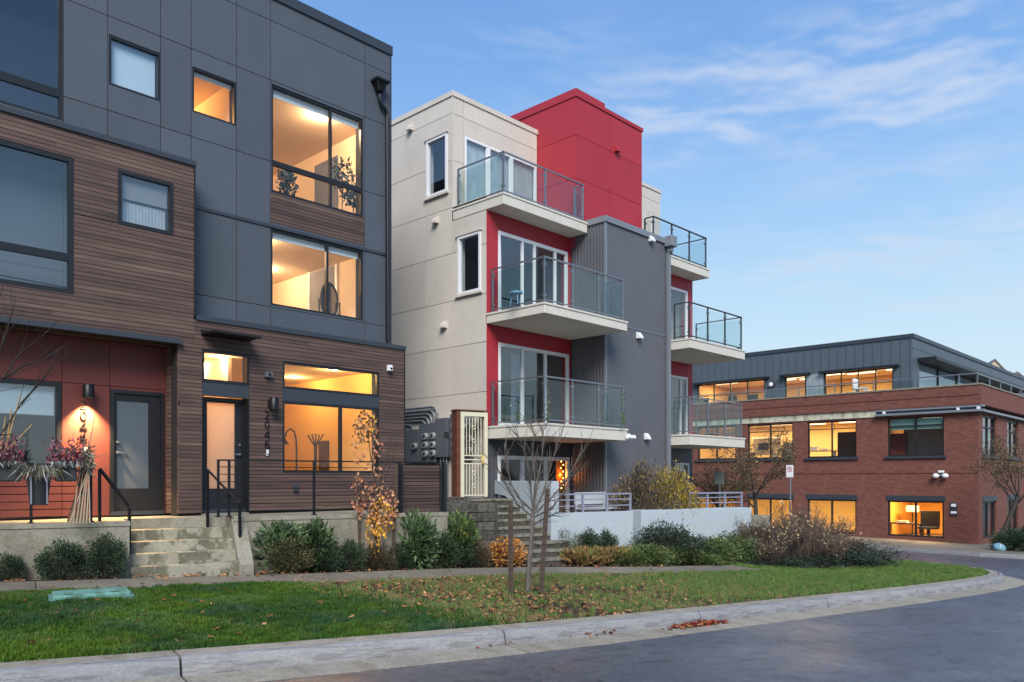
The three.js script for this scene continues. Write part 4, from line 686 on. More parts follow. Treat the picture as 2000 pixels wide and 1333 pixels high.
{ // white rendered garden walls with their railings
  const s0 = FP.u(1077), w = thing('garden_wall', 'white rendered garden wall with end pier beside the stone stair', 'garden wall', null, FP.p(s0 + .1, gs(s0), 0)), topY = FP.v(1082, 941);
  const prof = new THREE.Shape([[0, -1.2], [0, topY], [-2.6, topY], [-2.6, topY - .32], [-2.1, topY - .36], [-1.75, topY - .5], [-.75, .1], [-.6, -.2], [-.6, -1.2]].map(([a, b]) => new THREE.Vector2(a, b)));
  const g = new THREE.ExtrudeGeometry(prof, { depth: .2, bevelEnabled: true, bevelSize: .008, bevelThickness: .008, bevelSegments: 1 }).rotateY(-Math.PI / 2).translate(s0 + .2, 0, 0);
  mesh('wall', FP.g(g), M.whiteWall, w);
  const y1 = FP.v(1160, 1001), a = FP.u(1091), b = FP.u(1237), wl = .3, c0 = FP.u(1262), c1 = FP.u(1452), y2 = FP.v(1350, 994);
  const p = thing('garden_wall', 'long low white rendered planter wall along the patio', 'garden wall', null, FP.p((a + c1) / 2, gs((a + c1) / 2), 0));
  mesh('wall', [FP.g(bev(s0 + .21, b, -1.4, y1, -.2, 0, .012)), FP.g(bev(b + .001, b + .2, -1.4, y1, -.1, .0, .01)), FP.g(bev(b - .0, c1, -1.4, y2, -.22, wl, .012)).translate(0, 0, 0)], M.whiteWall, p);
  const rail = (fr, u0, u1, vb, vt, nP, label) => { const t = thing('patio_railing', label, 'railing', 'lavender grey patio railings', fr.p((u0 + u1) / 2, vb, -.1)), m = std('#8d8ea0', { roughness: .5, metalness: .3 }); for (let i = 0; i <= nP; i++) { const u = lerp(u0, u1, i / nP); mesh('post', fr.box(u - .022, u + .022, vb, vt - .041, -.122, -.078), m, t); } mesh('top_rail', fr.box(u0 - .02, u1 + .02, vt - .04, vt, -.13, -.07), m, t); for (const q of [.33, .66]) for (let i = 0; i < nP; i++) mesh('rail', fr.box(lerp(u0, u1, i / nP) + .023, lerp(u0, u1, (i + 1) / nP) - .023, lerp(vb, vt, q) - .013, lerp(vb, vt, q) + .013, -.113, -.087), m, t); };
  rail(FP, s0 + .24, FP.u(1236), y1, FP.v(1160, 964), 3, 'lavender grey patio railing on the white wall beside the stair');
  rail(FP, FP.u(1352), FP.u(1454), y2, FP.v(1400, 962), 3, 'lavender grey patio railing on the white wall beside the yellow shrub');
  // something pale on the patio: a folded bench
  const q = FB.at(1165, 975, .9), bt = thing('patio_bench', 'pale grey bench seen behind the patio railing', 'bench', null, V(q.u, PAT, ZB + .9)), gm = std('#a9aeb2', { roughness: .6 });
  const x0 = FB.u(1133, .9), x1 = FB.u(1192, .9), yt = FB.v(1160, 962, .9); mesh('backrest', boxG(x0, x1, yt - .3, yt, ZB + .72, ZB + .76), gm, bt); mesh('seat', boxG(x0, x1, yt - .42, yt - .38, ZB + .78, ZB + 1.2), gm, bt); for (const x of [x0 + .06, x1 - .06]) for (const z of [ZB + .74, ZB + 1.15]) mesh('leg', boxG(x - .025, x + .025, PAT - .02, yt - (z < ZB + 1 ? .3 : .42), z - .02, z + .02), gm, bt);
}

{ // twin flood light on the end of the lowest balcony slab
  const f = facZ(-12.54), u = f.u(1226), v = f.v(1226, 852), t = thing('flood_light', 'small twin flood light on the end of the lowest balcony', 'flood light', null, f.p(u, v, .02));
  mesh('mount', f.g(bev(u - .05, u + .05, v - .06, v + .06, .012, .06, .01)), M.white, t); for (const s of [-1, 1]) mesh('lamp_head', f.g(new THREE.CylinderGeometry(.05, .07, .12, 14).rotateX(Math.PI / 2.4).translate(u + s * .08, v - .04, .12)), M.white, t);
}

// ================================================================ BRICK OFFICE BUILDING
{
  const XK = 40.58, ZC = -9.79, FK = facX(XK), FS_ = facZ(ZC), off = thing('brick_building', 'red brick office building with dark metal clad top storey and warm lit windows', 'office building', null, V(46, -1.8, -20));
  const zL = -42, xR = 78, parY = FK.v(1840, 757), baseY = -3.4;
  const W2 = [[1460, 1549, 836], [1577, 1673, 828], [1734, 1844, 817]], zs = W2.map(([a, b]) => [FK.u(a), FK.u(b)]), vH = FK.v(1735, 817), vS = FK.v(1735, 892), lH = FK.v(1735, 968), lS = FK.v(1735, 1047);
  zs.unshift([FK.u(1362), FK.u(1437)]);
  { const d = zs[1][0] - zs[0][0]; zs.unshift([zs[0][0] - d, zs[0][1] - d]); zs.unshift([zs[0][0] - d, zs[0][1] - d]); }
  const h2 = zs.map(([a, b]) => [a, b, vS, vH]), h1 = zs.map(([a, b]) => [a, b, lS, lH + .0]);
  const xs = [[1920, 1947], [1968, 1990], [2012, 2040], [2052, 2075], [2086, 2105]].map(([a, b]) => [FS_.u(a), FS_.u(b)]), k2 = xs.map(([a, b]) => [a, b, vS, vH]), k1 = xs.map(([a, b]) => [a, b, lS, lH]);
  const band0 = FK.v(1640, 819), band1 = FK.v(1640, 806), bt = FK.v(1640, 790);
  mesh('brick_wall', wallG(FK, [zL, ZC - .352, baseY, band0], [...h1, ...h2], -.35, 0), M.brick, off);
  mesh('brick_wall', wallG(FS_, [XK + .36, xR, baseY, band0], [...k1, ...k2], -.35, 0), M.brick, off);
  mesh('brick_wall', FS_.box(XK, XK + .36, baseY, band0, -.35, 0), M.brick, off);
  mesh('parapet', [FK.box(zL, ZC + .12, band1, parY, -.35, .12), FS_.box(XK - .12 + .471, xR, band1, parY, -.35, .12)], M.brick, off);
  mesh('parapet_cap', [FK.box(zL, ZC + .16, parY, parY + .07, -.4, .16), FS_.box(XK + .401, xR, parY, parY + .07, -.4, .16)], M.concrete, off);
  const zSplit = FK.u(1712);
  mesh('stone_band', [FK.box(zL, zSplit, band0, band1 - .002, -.3, .05)], std('#cfcbc1', { map: rep(TX.stain, .4), roughness: .85 }), off);
  mesh('steel_channel', [FK.box(zSplit + .01, ZC + .25, band0 + .02, band0 + .12, -.2, .25), FK.box(zSplit + .01, ZC + .2, band1 - .1, band1 - .01, -.25, .1), FS_.box(XK + .3, XK + 9, band0 + .02, band0 + .12, -.2, .2), FK.box(zSplit + .01, ZC, band0 + .121, band1 - .101, -.3, -.2)], M.greyTrim, off);
  for (const u of [ZC + .02, ZC - .8, zSplit + .4]) mesh('steel_bracket', FK.box(u - .05, u + .05, band0 + .121, band1 - .1, -.19, .18), M.white, off);
  mesh('brick_ledge', [FK.box(zL, ZC + .03, FK.v(1735, 925), FK.v(1735, 921), 0, .03), FK.box(zL, ZC + .03, parY - .45, parY - .41, .121, .15)], M.brick, off);
  const bl = std('#17181b', { roughness: .5 });
  zs.forEach(([a, b], i) => {
    const dim = i === zs.length - 1;
    window_(FK, off, [a, b, vS, vH], { w: -.08, fw: .07, depth: .1, mat: bl, cols: [(a + b) / 2], bar: .07, rows: [lerp(vS, vH, .78)], rowBar: .04, glass: M.glass, blind: dim ? .3 : 0, blindMat: std('#7fa39a', { roughness: .9 }) });
    mesh('window_sill', FK.box(a - .12, b + .12, vS - .12, vS - .002, -.1, .1), M.charcoalTrim, off);
    window_(FK, off, [a, b, lS, lH - .25], { w: -.08, fw: .08, depth: .1, mat: bl, cols: [(a + b) / 2], bar: .08, glass: M.glass });
    mesh('lintel', FK.box(a - .06, b + .06, lH - .249, lH, -.2, .02), M.charcoalTrim, off);
  });
  xs.forEach(([a, b]) => { window_(FS_, off, [a, b, vS, vH], { w: -.08, fw: .09, depth: .1, mat: bl, cols: [(a + b) / 2], bar: .09, rows: [lerp(vS, vH, .7)], rowBar: .06, glass: M.coated, blind: .9, blindMat: std('#5d6a66', { roughness: .9 }) }); mesh('window_sill', FS_.box(a - .12, b + .12, vS - .12, vS - .002, -.1, .1), M.charcoalTrim, off); window_(FS_, off, [a, b, lS, lH - .25], { w: -.08, fw: .09, depth: .1, mat: bl, cols: [(a + b) / 2], bar: .09, glass: M.glass }); mesh('lintel', FS_.box(a - .06, b + .06, lH - .249, lH, -.2, .02), M.charcoalTrim, off); });
  // metal clad storey, set back
  const XU = 43.4, FU = facX(XU), cz = FU.u(1783), FV = facZ(cz), rY = FU.v(1782, 652), soff = FU.v(1640, 727), flo = FU.v(1640, 788) - .4;
  const up = [[1362, 1494], [1533, 1574], [1610, 1745]].map(([a, b]) => [FU.u(a), FU.u(b), flo + .45, soff]); { const w = up[0][1] - up[0][0]; up.unshift([up[0][0] - w - 1.2, up[0][0] - 1.2, up[0][2], up[0][3]]); }
  const vr = [FV.u(1796), FV.u(1985), flo + .45, FV.v(1796, 706)];
  mesh('upper_wall', wallG(FU, [zL, cz - .303, flo, rY - .2], up, -.3, 0), M.seam, off);
  mesh('upper_wall', [...rectsMinus([XU + .31, xR, flo, rY - .2], [vr]).map(([a, b, c, d]) => FV.box(a, b, c, d, -.3, 0)), FV.box(XU, XU + .309, flo, rY - .2, -.3, -.001)], M.seam, off);
  mesh('upper_coping', [FU.box(zL, cz + .06, rY - .2, rY, -.4, .06), FV.box(XU + .401, xR, rY - .2, rY, -.4, .06)], M.charcoalTrim, off);
  for (let z = zL + .4; z < cz; z += .46) { const g = rectsMinus([z - .016, z + .016, flo, rY - .201], up.map((r) => [r[0] - .02, r[1] + .02, r[2], r[3]])).filter((r) => r[1] - r[0] > .02); if (g.length) mesh('standing_seam', g.map(([a, b, c, d]) => FU.box(a, b, c, d, 0, .035)), M.seam, off); }
  for (let y = soff + .9; y < rY - .3; y += .5) mesh('lap_joint', FV.box(XU, xR, y - .01, y + .01, 0, .012), M.charcoalTrim, off);
  up.forEach((r, i) => { window_(FU, off, r, { w: -.06, fw: .07, depth: .1, mat: bl, cols: i === 2 ? [] : [1, 2, 3].map((k) => lerp(r[0], r[1], k / 4)), bar: .05, rows: i === 2 ? [] : [lerp(r[2], r[3], .55)], rowBar: .035, glass: M.glass }); mesh('sunshade', FU.box(r[0] - .2, r[1] + .3, r[3] - .02, r[3] + .1, .001, .3), M.blackFrame, off); });
  window_(FV, off, vr, { w: -.06, fw: .08, depth: .1, mat: bl, cols: [1, 2, 3, 4, 5].map((k) => lerp(vr[0], vr[1], k / 6)), bar: .08, glass: M.coated, blind: 1, blindMat: std('#a9bcc9', { roughness: .9 }) });
  mesh('sunshade', FV.box(vr[0] - .3, vr[1] + .3, vr[3] - .02, vr[3] + .14, .001, .9), M.blackFrame, off);
  mesh('corrugated_screen', FU.box(FU.u(1576), FU.u(1609), flo + .3, soff, .001, .04), std('#aab4ba', { roughness: .45, metalness: .3, map: rep(TX.cloth, 1) }), off);
  mesh('floor_slab', [boxG(XK + .36, xR - .1, parY - .9, flo + .02, zL, ZC - .36), boxG(XK + .36, xR - .1, vS - .75, vS - .35, zL, ZC - .36)], M.concrete, off);
  mesh('roof', boxG(XU + .01, xR, rY - .3, rY - .201, zL, cz - .01), M.charcoalTrim, off);
  mesh('end_wall', [boxG(XK, xR, baseY, parY, zL - .3, zL - .001), boxG(XU, xR, parY + .1, rY - .2, zL - .3, zL - .001), boxG(xR, xR + .2, baseY, rY - .2, zL, cz)], M.brick, off);
  // offices with ceiling strips
  const offices = [];
  const mk = (f, u0, u1, v0, v1, w0, dep, wm, strips, power, col) => {
    const r = room(f, off, u0, u1, v0, v1, w0, dep, wm, std('#6b5540', { roughness: .7 }), M.room);
    for (const [t, w, on] of strips) { const u = lerp(u0, u1, t), g = f.box(u - .75, u + .75, v1 - .03, v1 - .001, w - .12, w + .12); sub('ceiling_lamp', g, M.strip, r);
      if (on) { const l = new THREE.RectAreaLight(col, power, 1.5, .24); l.position.copy(f.p(u, v1 - .05, w)); l.lookAt(f.p(u, v1 - 5, w)); scene.add(l); } }
    offices.push(r); return r;
  };
  const warm = 0xffdca0, gold = 0xffd488;
  const wy = std('#e2c48c', { roughness: .9 }), wd = std('#c09a68', { roughness: .9 });
  mk(FK, zs[3][0] - 5, zs[4][1] + .3, vS - .34, vH + .15, -.36, 4.5, wy, [[.5, -2.9, 1], [.62, -3.9, 0], [.72, -2.6, 1], [.84, -3.6, 0], [.93, -2.6, 1], [.25, -2.8, 1]], 130, warm);
  mk(FK, zs[5][0] - .4, ZC - .8, vS - .34, vH + .15, -.36, 4.5, wd, [[.5, -3.2, 1]], 70, warm);
  mk(FK, zs[3][0] - 5, zs[4][1] + .3, lS - .1, lH + .2, -.36, 4.5, wy, [[.6, -1.6, 1], [.85, -1.6, 1], [.3, -1.6, 1]], 140, gold);
  mk(FK, zs[5][0] - .4, ZC - .8, lS - .1, lH + .2, -.36, 4.5, std('#dca44e', { roughness: .9 }), [[.4, -1.6, 1], [.7, -3, 0]], 240, gold);
  mk(FS_, XK + 5.2, XK + 18, lS - .1, lH + .2, -.36, 3.5, wy, [[.3, -1.4, 1]], 140, gold);
  mk(FU, up[1][0] - .6, up[3][1] + .5, flo + .1, soff + .25, -.31, 5, wd, [[.3, -2.2, 1], [.37, -3.2, 0], [.44, -2.4, 1], [.5, -3.6, 0], [.62, -2.6, 1], [.74, -3.1, 1], [.83, -2.3, 0], [.92, -2.8, 1], [.1, -2.4, 1]], 130, warm);
  // desks and shapes inside
  const inside = (name, label, cat, f, px, w, y0, list) => { const u = f.u(px, w), t = thing(name, label, cat, null, f.p(u, y0, w)); for (const [n, a, b, c, d, e, g, m] of list) mesh(n, f.box(u + a, u + b, y0 + c, y0 + d, w + e, w + g), m, t); };
  const dk = std('#33302e'), wht = std('#e8e2d6');
  inside('office_chair', 'dark high backed office chair in the lit corner ground floor window', 'chair', FK, 1817, -1.3, lS - .1, [['backrest', -.42, .42, .55, 1.3, -.1, .02, dk], ['seat', -.4, .4, .45, .55, -.1, .55, dk], ['base', -.06, .06, 0, .45, .15, .3, dk]]);
  inside('desk', 'low desk with papers in the lit corner ground floor window', 'desk', FK, 1765, -1.4, lS - .1, [['desktop', -.9, .9, .62, .68, -.4, .3, dk], ['leg', -.85, -.8, 0, .62, -.3, .2, dk], ['leg', .8, .85, 0, .62, -.3, .2, dk], ['paper_stack', -.3, .2, .68, .78, -.2, .1, wht]]);
  const gl = std('#8b8f8c'), pp = std('#c9a877'), mon = std('#1e2226', { roughness: .3 });
  inside('filing_cabinet', 'pale filing cabinet inside the upper office window by the parking sign', 'cabinet', FK, 1540, -2.2, vS - .34, [['carcass', -.3, .3, 0, 1.3, -.5, 0, wht], ['drawer_front', -.28, .28, .9, 1.26, .001, .02, gl], ['drawer_front', -.28, .28, .48, .86, .001, .02, gl], ['drawer_front', -.28, .28, .06, .44, .001, .02, gl]]);
  inside('office_desk', 'desk with a dark monitor in the upper office window by the parking sign', 'desk', FK, 1490, -1.3, vS - .34, [['desktop', -.8, .8, .7, .75, -.5, .2, pp], ['leg', -.76, -.7, 0, .7, -.4, .1, gl], ['leg', .7, .76, 0, .7, -.4, .1, gl], ['monitor', -.3, .3, .85, 1.25, -.1, -.06, mon], ['stand', -.04, .04, .75, .85, -.12, -.04, gl]]);
  inside('office_desk', 'desk stacked with papers in the middle upper office window', 'desk', FK, 1600, -1.3, vS - .34, [['desktop', -.8, .8, .7, .75, -.5, .2, pp], ['leg', -.76, -.7, 0, .7, -.4, .1, gl], ['leg', .7, .76, 0, .7, -.4, .1, gl], ['paper_stack', -.5, -.1, .75, .95, -.3, 0, wht], ['paper_stack', .05, .4, .75, .86, -.35, -.05, wht]]);
  inside('partition_screen', 'grey partition inside the shaded corner upper window', 'partition', FK, 1815, -2.0, vS - .34, [['panel', -1.1, .9, 0, 1.9, -.06, 0, gl], ['post', -1.16, -1.1, 0, 1.95, -.08, .02, dk]]);
  inside('partition_screen', 'red brown partition inside the shaded corner upper window', 'partition', FK, 1755, -1.4, vS - .34, [['panel', -.45, .35, 0, 1.5, -.06, 0, std('#7a3b34')], ['post', .351, .4, 0, 1.55, -.08, .02, dk]]);
  inside('floor_lamp', 'pale floor lamp in the lit corner ground floor window', 'lamp', FK, 1783, -2.4, lS - .1, [['post', -.03, .03, 0, 1.2, -.03, .03, dk], ['shade', -.25, .25, 1.2, 1.5, -.2, .2, wht]]);
  [1375, 1430, 1470].forEach((px, i) => inside('roof_office_desk', ['desk with monitor in the far end of the top storey', 'desk with monitor in the middle of the top storey window', 'desk with monitor beside the metal clad pier'][i], 'desk', FU, px, -1.2, flo + .1, [['desktop', -.7, .7, .72, .77, -.4, .2, pp], ['leg', -.66, -.6, 0, .72, -.3, .1, gl], ['leg', .6, .66, 0, .72, -.3, .1, gl], ['monitor', -.3, .3, .88, 1.28, -.1, -.06, mon], ['stand', -.04, .04, .77, .88, -.12, -.04, gl]]));
  inside('whiteboard', 'framed board on the lit upper office wall', 'board', FK, 1500, -3.9, vS + .1, [['board', -.9, .8, .2, 1.2, 0, .03, std('#6d6258')], ['frame', -1, .9, 1.2, 1.26, 0, .05, wht]]);
  inside('shelf', 'tall dark shelf inside the middle upper office window', 'shelf', FK, 1655, -1.6, vS - .3, [['carcass', -.5, .5, 0, 1.65, -.3, 0, dk]]);
  // roof terrace railing
  const rt = thing('terrace_railing', 'grey steel railing along the brick parapet', 'railing', null, FK.p(-20, parY + .07, -.2)), ry = FK.v(1640, 750, -.1);
  for (let z = zL + 1; z <= ZC - .1; z += 1.9) mesh('post', FK.box(z - .025, z + .025, parY + .071, ry - .05, -.14, -.09), M.steel, rt);
  mesh('top_rail', FK.box(zL, ZC - .1, ry - .05, ry, -.15, -.08), M.steel, rt); mesh('glass_panel', FK.g(new THREE.PlaneGeometry(ZC - .1 - zL, ry - parY - .25).translate((ZC - .1 + zL) / 2, (ry + parY) / 2, -.115)), M.railGlass, rt);
  for (let x = XK + .3; x < XK + 26; x += 2.1) mesh('post', FS_.box(x - .025, x + .025, parY + .071, ry - .05, -.14, -.09), M.steel, rt);
  mesh('top_rail', FS_.box(XK + .2, XK + 26, ry - .05, ry, -.15, -.08), M.steel, rt);
  const q = FK.at(1682, 757, -.9), ct = thing('terrace_chair', 'white chair on the brick building roof terrace', 'chair', null, FK.p(q.u, flo + .02, -.9)), cy = q.v - .1;
  mesh('seat', FK.box(q.u - .3, q.u + .3, cy, cy + .06, -1.15, -.65), M.white, ct); mesh('backrest', FK.box(q.u - .32, q.u - .24, cy, cy + .55, -1.15, -.65), M.white, ct); for (const a of [-.26, .26]) for (const b of [-1.1, -.7]) mesh('leg', FK.box(q.u + a - .03, q.u + a + .03, flo + .02, cy, b - .03, b + .03), M.white, ct);
  // fittings on the brick wall
  const fx = (name, label, cat, f, px, py, build) => { const u = f.u(px), v = f.v(px, py), t = thing(name, label, cat, null, f.p(u, v, 0)); build(t, u, v); };
  fx('flood_light', 'twin white flood light on the brick corner pier', 'flood light', FK, 1840, 928, (t, u, v) => { mesh('mount', FK.box(u - .1, u + .1, v - .06, v + .08, .001, .08), M.greyTrim, t); for (const s of [-1, 1]) mesh('lamp_head', FK.g(new THREE.SphereGeometry(.14, 16, 10).scale(1, .85, 1.2).translate(u + s * .2, v - .05, .2)), M.white, t); mesh('sensor', FK.g(bev(u - .12, u + .12, v + .09, v + .2, .01, .2, .03)), M.white, t); });
  fx('wall_sign', 'small dark plaque with pale lamp beside the lit corner window', 'plaque', FK, 1864, 995, (t, u, v) => { mesh('plate', FK.box(u - .14, u + .14, v - .3, v + .3, .001, .05), M.charcoalTrim, t); mesh('lamp', FK.g(bev(u - .1, u + .1, v + .1, v + .24, .051, .12, .02)), M.white, t); mesh('strip', FK.box(u - .12, u + .12, v - .2, v - .1, .051, .07), M.white, t); });
  fx('wall_lamp', 'round bulkhead lamp on the metal clad storey', 'wall lamp', FU, 1508, 752, (t, u, v) => { mesh('body', FU.g(new THREE.CylinderGeometry(.18, .2, .14, 20).rotateX(Math.PI / 2).translate(u, v, .07)), M.charcoalTrim, t); mesh('lens', FU.g(new THREE.SphereGeometry(.13, 16, 10).scale(1, 1, .5).translate(u, v, .14)), M.white, t); });
}
{ // gabled houses far behind
  const R = [[1972, 712, 150, 6.5, 5], [2012, 735, 165, 9, 5]];
  R.forEach(([px, py, dist, w, h], i) => { const d = ray(px, py), k = dist / (d[0] * C1 - d[2] * S1), c = V(d[0] * k, EYE + d[1] * k, d[2] * k), t = thing('gabled_house', i ? 'wider gabled house behind the brick building' : 'cream gabled house peeping over the metal clad roof', 'house', null, V(c.x, -2, c.z));
    const s = new THREE.Shape([[-w / 2, -2], [w / 2, -2], [w / 2, c.y - h * .8], [0, c.y], [-w / 2, c.y - h * .8]].map(([a, b]) => new THREE.Vector2(a, b))); const g = new THREE.ExtrudeGeometry(s, { depth: 8, bevelEnabled: false }).rotateY(-1.15).translate(c.x, 0, c.z - 4); mesh('wall', g, std('#b9a48c'), t);
    const r2 = new THREE.Shape([[-w / 2 - .4, c.y - h * .8 - .5], [0, c.y + .05], [w / 2 + .4, c.y - h * .8 - .5], [w / 2 + .4, c.y - h * .8 - .2], [0, c.y + .35], [-w / 2 - .4, c.y - h * .8 - .2]].map(([a, b]) => new THREE.Vector2(a, b))); mesh('roof', new THREE.ExtrudeGeometry(r2, { depth: 8.4, bevelEnabled: false }).translate(0, 0, -.2).rotateY(-1.15).translate(c.x, 0, c.z - 4), std('#6f6d70'), t);
  });
}

// ================================================================ METALWORK ON THE TERRACE
{
  const rail = (f, pxs, vb, vt, rows, label, pxL, pxR) => {
    const u0 = f.u(pxL), u1 = f.u(pxR), t = thing('terrace_railing', label, 'railing', null, f.p((u0 + u1) / 2, vb, 0));
    for (const px of pxs) { const u = f.u(px); mesh('post', f.box(u - .02, u + .02, vb, vt - .026, -.02, .02), M.darkMetal, t); mesh('base_plate', f.box(u - .045, u + .045, vb, vb + .012, -.045, .045), M.darkMetal, t); }
    mesh('top_rail', f.box(u0 - .02, u1 + .02, vt - .025, vt, -.022, .022), M.darkMetal, t);
    for (let i = 1; i <= rows; i++) { const v = lerp(vt, vb + .02, i / (rows + .6)); mesh('rail', f.g(new THREE.CylinderGeometry(.008, .008, u1 - u0, 6).rotateZ(Math.PI / 2).translate((u0 + u1) / 2, v, .0)), M.darkMetal, t); }
  };
  const fR = facN(14.16), fL = facN(13.66), C = TY + .014;
  rail(fR, [426, 447, 613, 780, 866], C, fR.v(613, 900), 7, 'black metal railing along the terrace edge below the lit window', 426, 866);
  rail(fL, [-150, -40, 60, 177], C, fL.v(100, 906), 7, 'black metal railing behind the hanging flower boxes', -150, 177);
  const hand = (a, b, ta, tb, label) => { const t = thing('handrail', label, 'handrail', null, a.clone()); mesh('post', bar(a, ta, .04), M.darkMetal, t); mesh('post', bar(b, tb, .04), M.darkMetal, t); mesh('rail', bar(ta.clone().add(V(0, .01, 0)), tb.clone().add(V(0, .01, 0)), .045, .03), M.darkMetal, t); };
  const a1 = onY(194, 1019, TY), f1 = facN(13.85), b1t = f1.at(252, 992), tall = facN(st(a1.x, a1.z)[1]).v(194, 917);
  const bb = f1.p(b1t.u, gs(2) + .34, 0); hand(a1, bb, V(a1.x, tall, a1.z), V(bb.x, b1t.v, bb.z), 'black metal handrail on the steps before the red wall');
  const fb = facN(13.9), l = fb.at(468, 986), lo = fb.p(l.u, gs(2.5) + .17, 0), fu = facN(14.5), uu = fu.at(405, 919), up = fu.p(uu.u, .68, 0); hand(up, lo, V(up.x, uu.v, up.z), V(lo.x, l.v, lo.z), 'black metal handrail on the sloping concrete cheek wall');
  // timber privacy screen at the end of the terrace
  const fF = facN(14.42), u0 = fF.u(786), u1 = fF.u(858), v1 = fF.v(820, 909), sc = thing('privacy_screen', 'brown timber slat screen with black posts at the terrace end', 'screen', null, fF.p((u0 + u1) / 2, TY, 0)), R = rng(4), n = 7, h = (v1 - TY - .02) / n;
  for (let i = 0; i < n; i++) mesh('slat', fF.box(u0, u1, TY + .02 + i * h, TY + .02 + (i + 1) * h - .012, -.02, .005 + R() * .006, R() * 5), M.wood[[1, 5, 3, 1, 0, 5, 3][i]], sc);
  mesh('post', fF.box(u1 + .002, u1 + .15, TY, v1 + .02, -.08, .04), std('#1d2527', { roughness: .6 }), sc); mesh('post', fF.box(u0 - .06, u0 - .002, TY, v1 + .02, -.05, .03), M.blackFrame, sc); mesh('back_rail', fF.box(u0, u1, TY + .02, v1, -.04, -.021), M.backing, sc);
}
// ================================================================ PLANTS
const LC = (r, g, b) => [lin(r), lin(g), lin(b)];
class Leaves {
  constructor() { this.P = []; this.C = []; this.N = []; }
  leaf(b, d, s, L, W, c, curl = .12) {                              // folded leaf: base, direction, side
    const nx = d.y * s.z - d.z * s.y, ny = d.z * s.x - d.x * s.z, nz = d.x * s.y - d.y * s.x, m = [b.x + d.x * L * .5, b.y + d.y * L * .5, b.z + d.z * L * .5], e = L * curl;
    const A = [b.x, b.y, b.z], T = [b.x + d.x * L - nx * e, b.y + d.y * L - ny * e, b.z + d.z * L - nz * e], Rr = [m[0] + s.x * W / 2 + nx * e * .6, m[1] + s.y * W / 2 + ny * e * .6, m[2] + s.z * W / 2 + nz * e * .6], Ll = [m[0] - s.x * W / 2 + nx * e * .6, m[1] - s.y * W / 2 + ny * e * .6, m[2] - s.z * W / 2 + nz * e * .6];
    this.P.push(...A, ...Rr, ...T, ...A, ...T, ...Ll); for (let i = 0; i < 6; i++) this.C.push(...c);
  }
  geo() { const g = new THREE.BufferGeometry(); g.setAttribute('position', new THREE.Float32BufferAttribute(this.P, 3)); g.setAttribute('color', new THREE.Float32BufferAttribute(this.C, 3)); g.computeVertexNormals(); return g; }
}
const rnd3 = (R) => { let v; do { v = V(R() * 2 - 1, R() * 2 - 1, R() * 2 - 1); } while (v.lengthSq() > 1); return v; };
const pick = (R, cols) => { const c = cols[Math.floor(R() * cols.length)], k = .72 + R() * .55; return [c[0] * k, c[1] * k, c[2] * k]; };
function shrubGeo(seed, { n = 1500, clumps = 26, L = .035, W = .02, cols, ratio = .9, cr = .24, droop = 0 }) {   // unit shrub: about 1 m wide, `ratio` tall, standing on y = 0
  const R = rng(seed), lv = new Leaves(), st_ = [], cs = [];
  for (let i = 0; i < clumps; i++) { const a = R() * 6.283, e = Math.acos(1 - R() * 1.75), r = .26 + R() * .2; cs.push(V(Math.sin(e) * Math.cos(a) * r, (.5 + Math.cos(e) * (.5 - cr * .45) * (.8 + R() * .35)) * ratio, Math.sin(e) * Math.sin(a) * r)); }
  for (const c of cs) st_.push(limb([V((R() - .5) * .08, 0, (R() - .5) * .08), V(c.x * .5, c.y * .45, c.z * .5), c], .012, .004, 4));
  for (let i = 0; i < n; i++) { const c = cs[Math.floor(R() * clumps)], o = rnd3(R).multiplyScalar(cr * (.6 + R() * .4)), b = c.clone().add(o); if (b.y < .02) b.y = .02 + R() * .05; const d = V(b.x, (b.y - ratio * .35) * .9 + .12 - droop, b.z).normalize().add(rnd3(R).multiplyScalar(.8)).normalize(), s = rnd3(R).cross(d).normalize(), k = .7 + R() * .6; lv.leaf(b, d, s, L * k, W * k, pick(R, cols)); }
  return { leaves: lv.geo(), stems: merge(st_) };
}
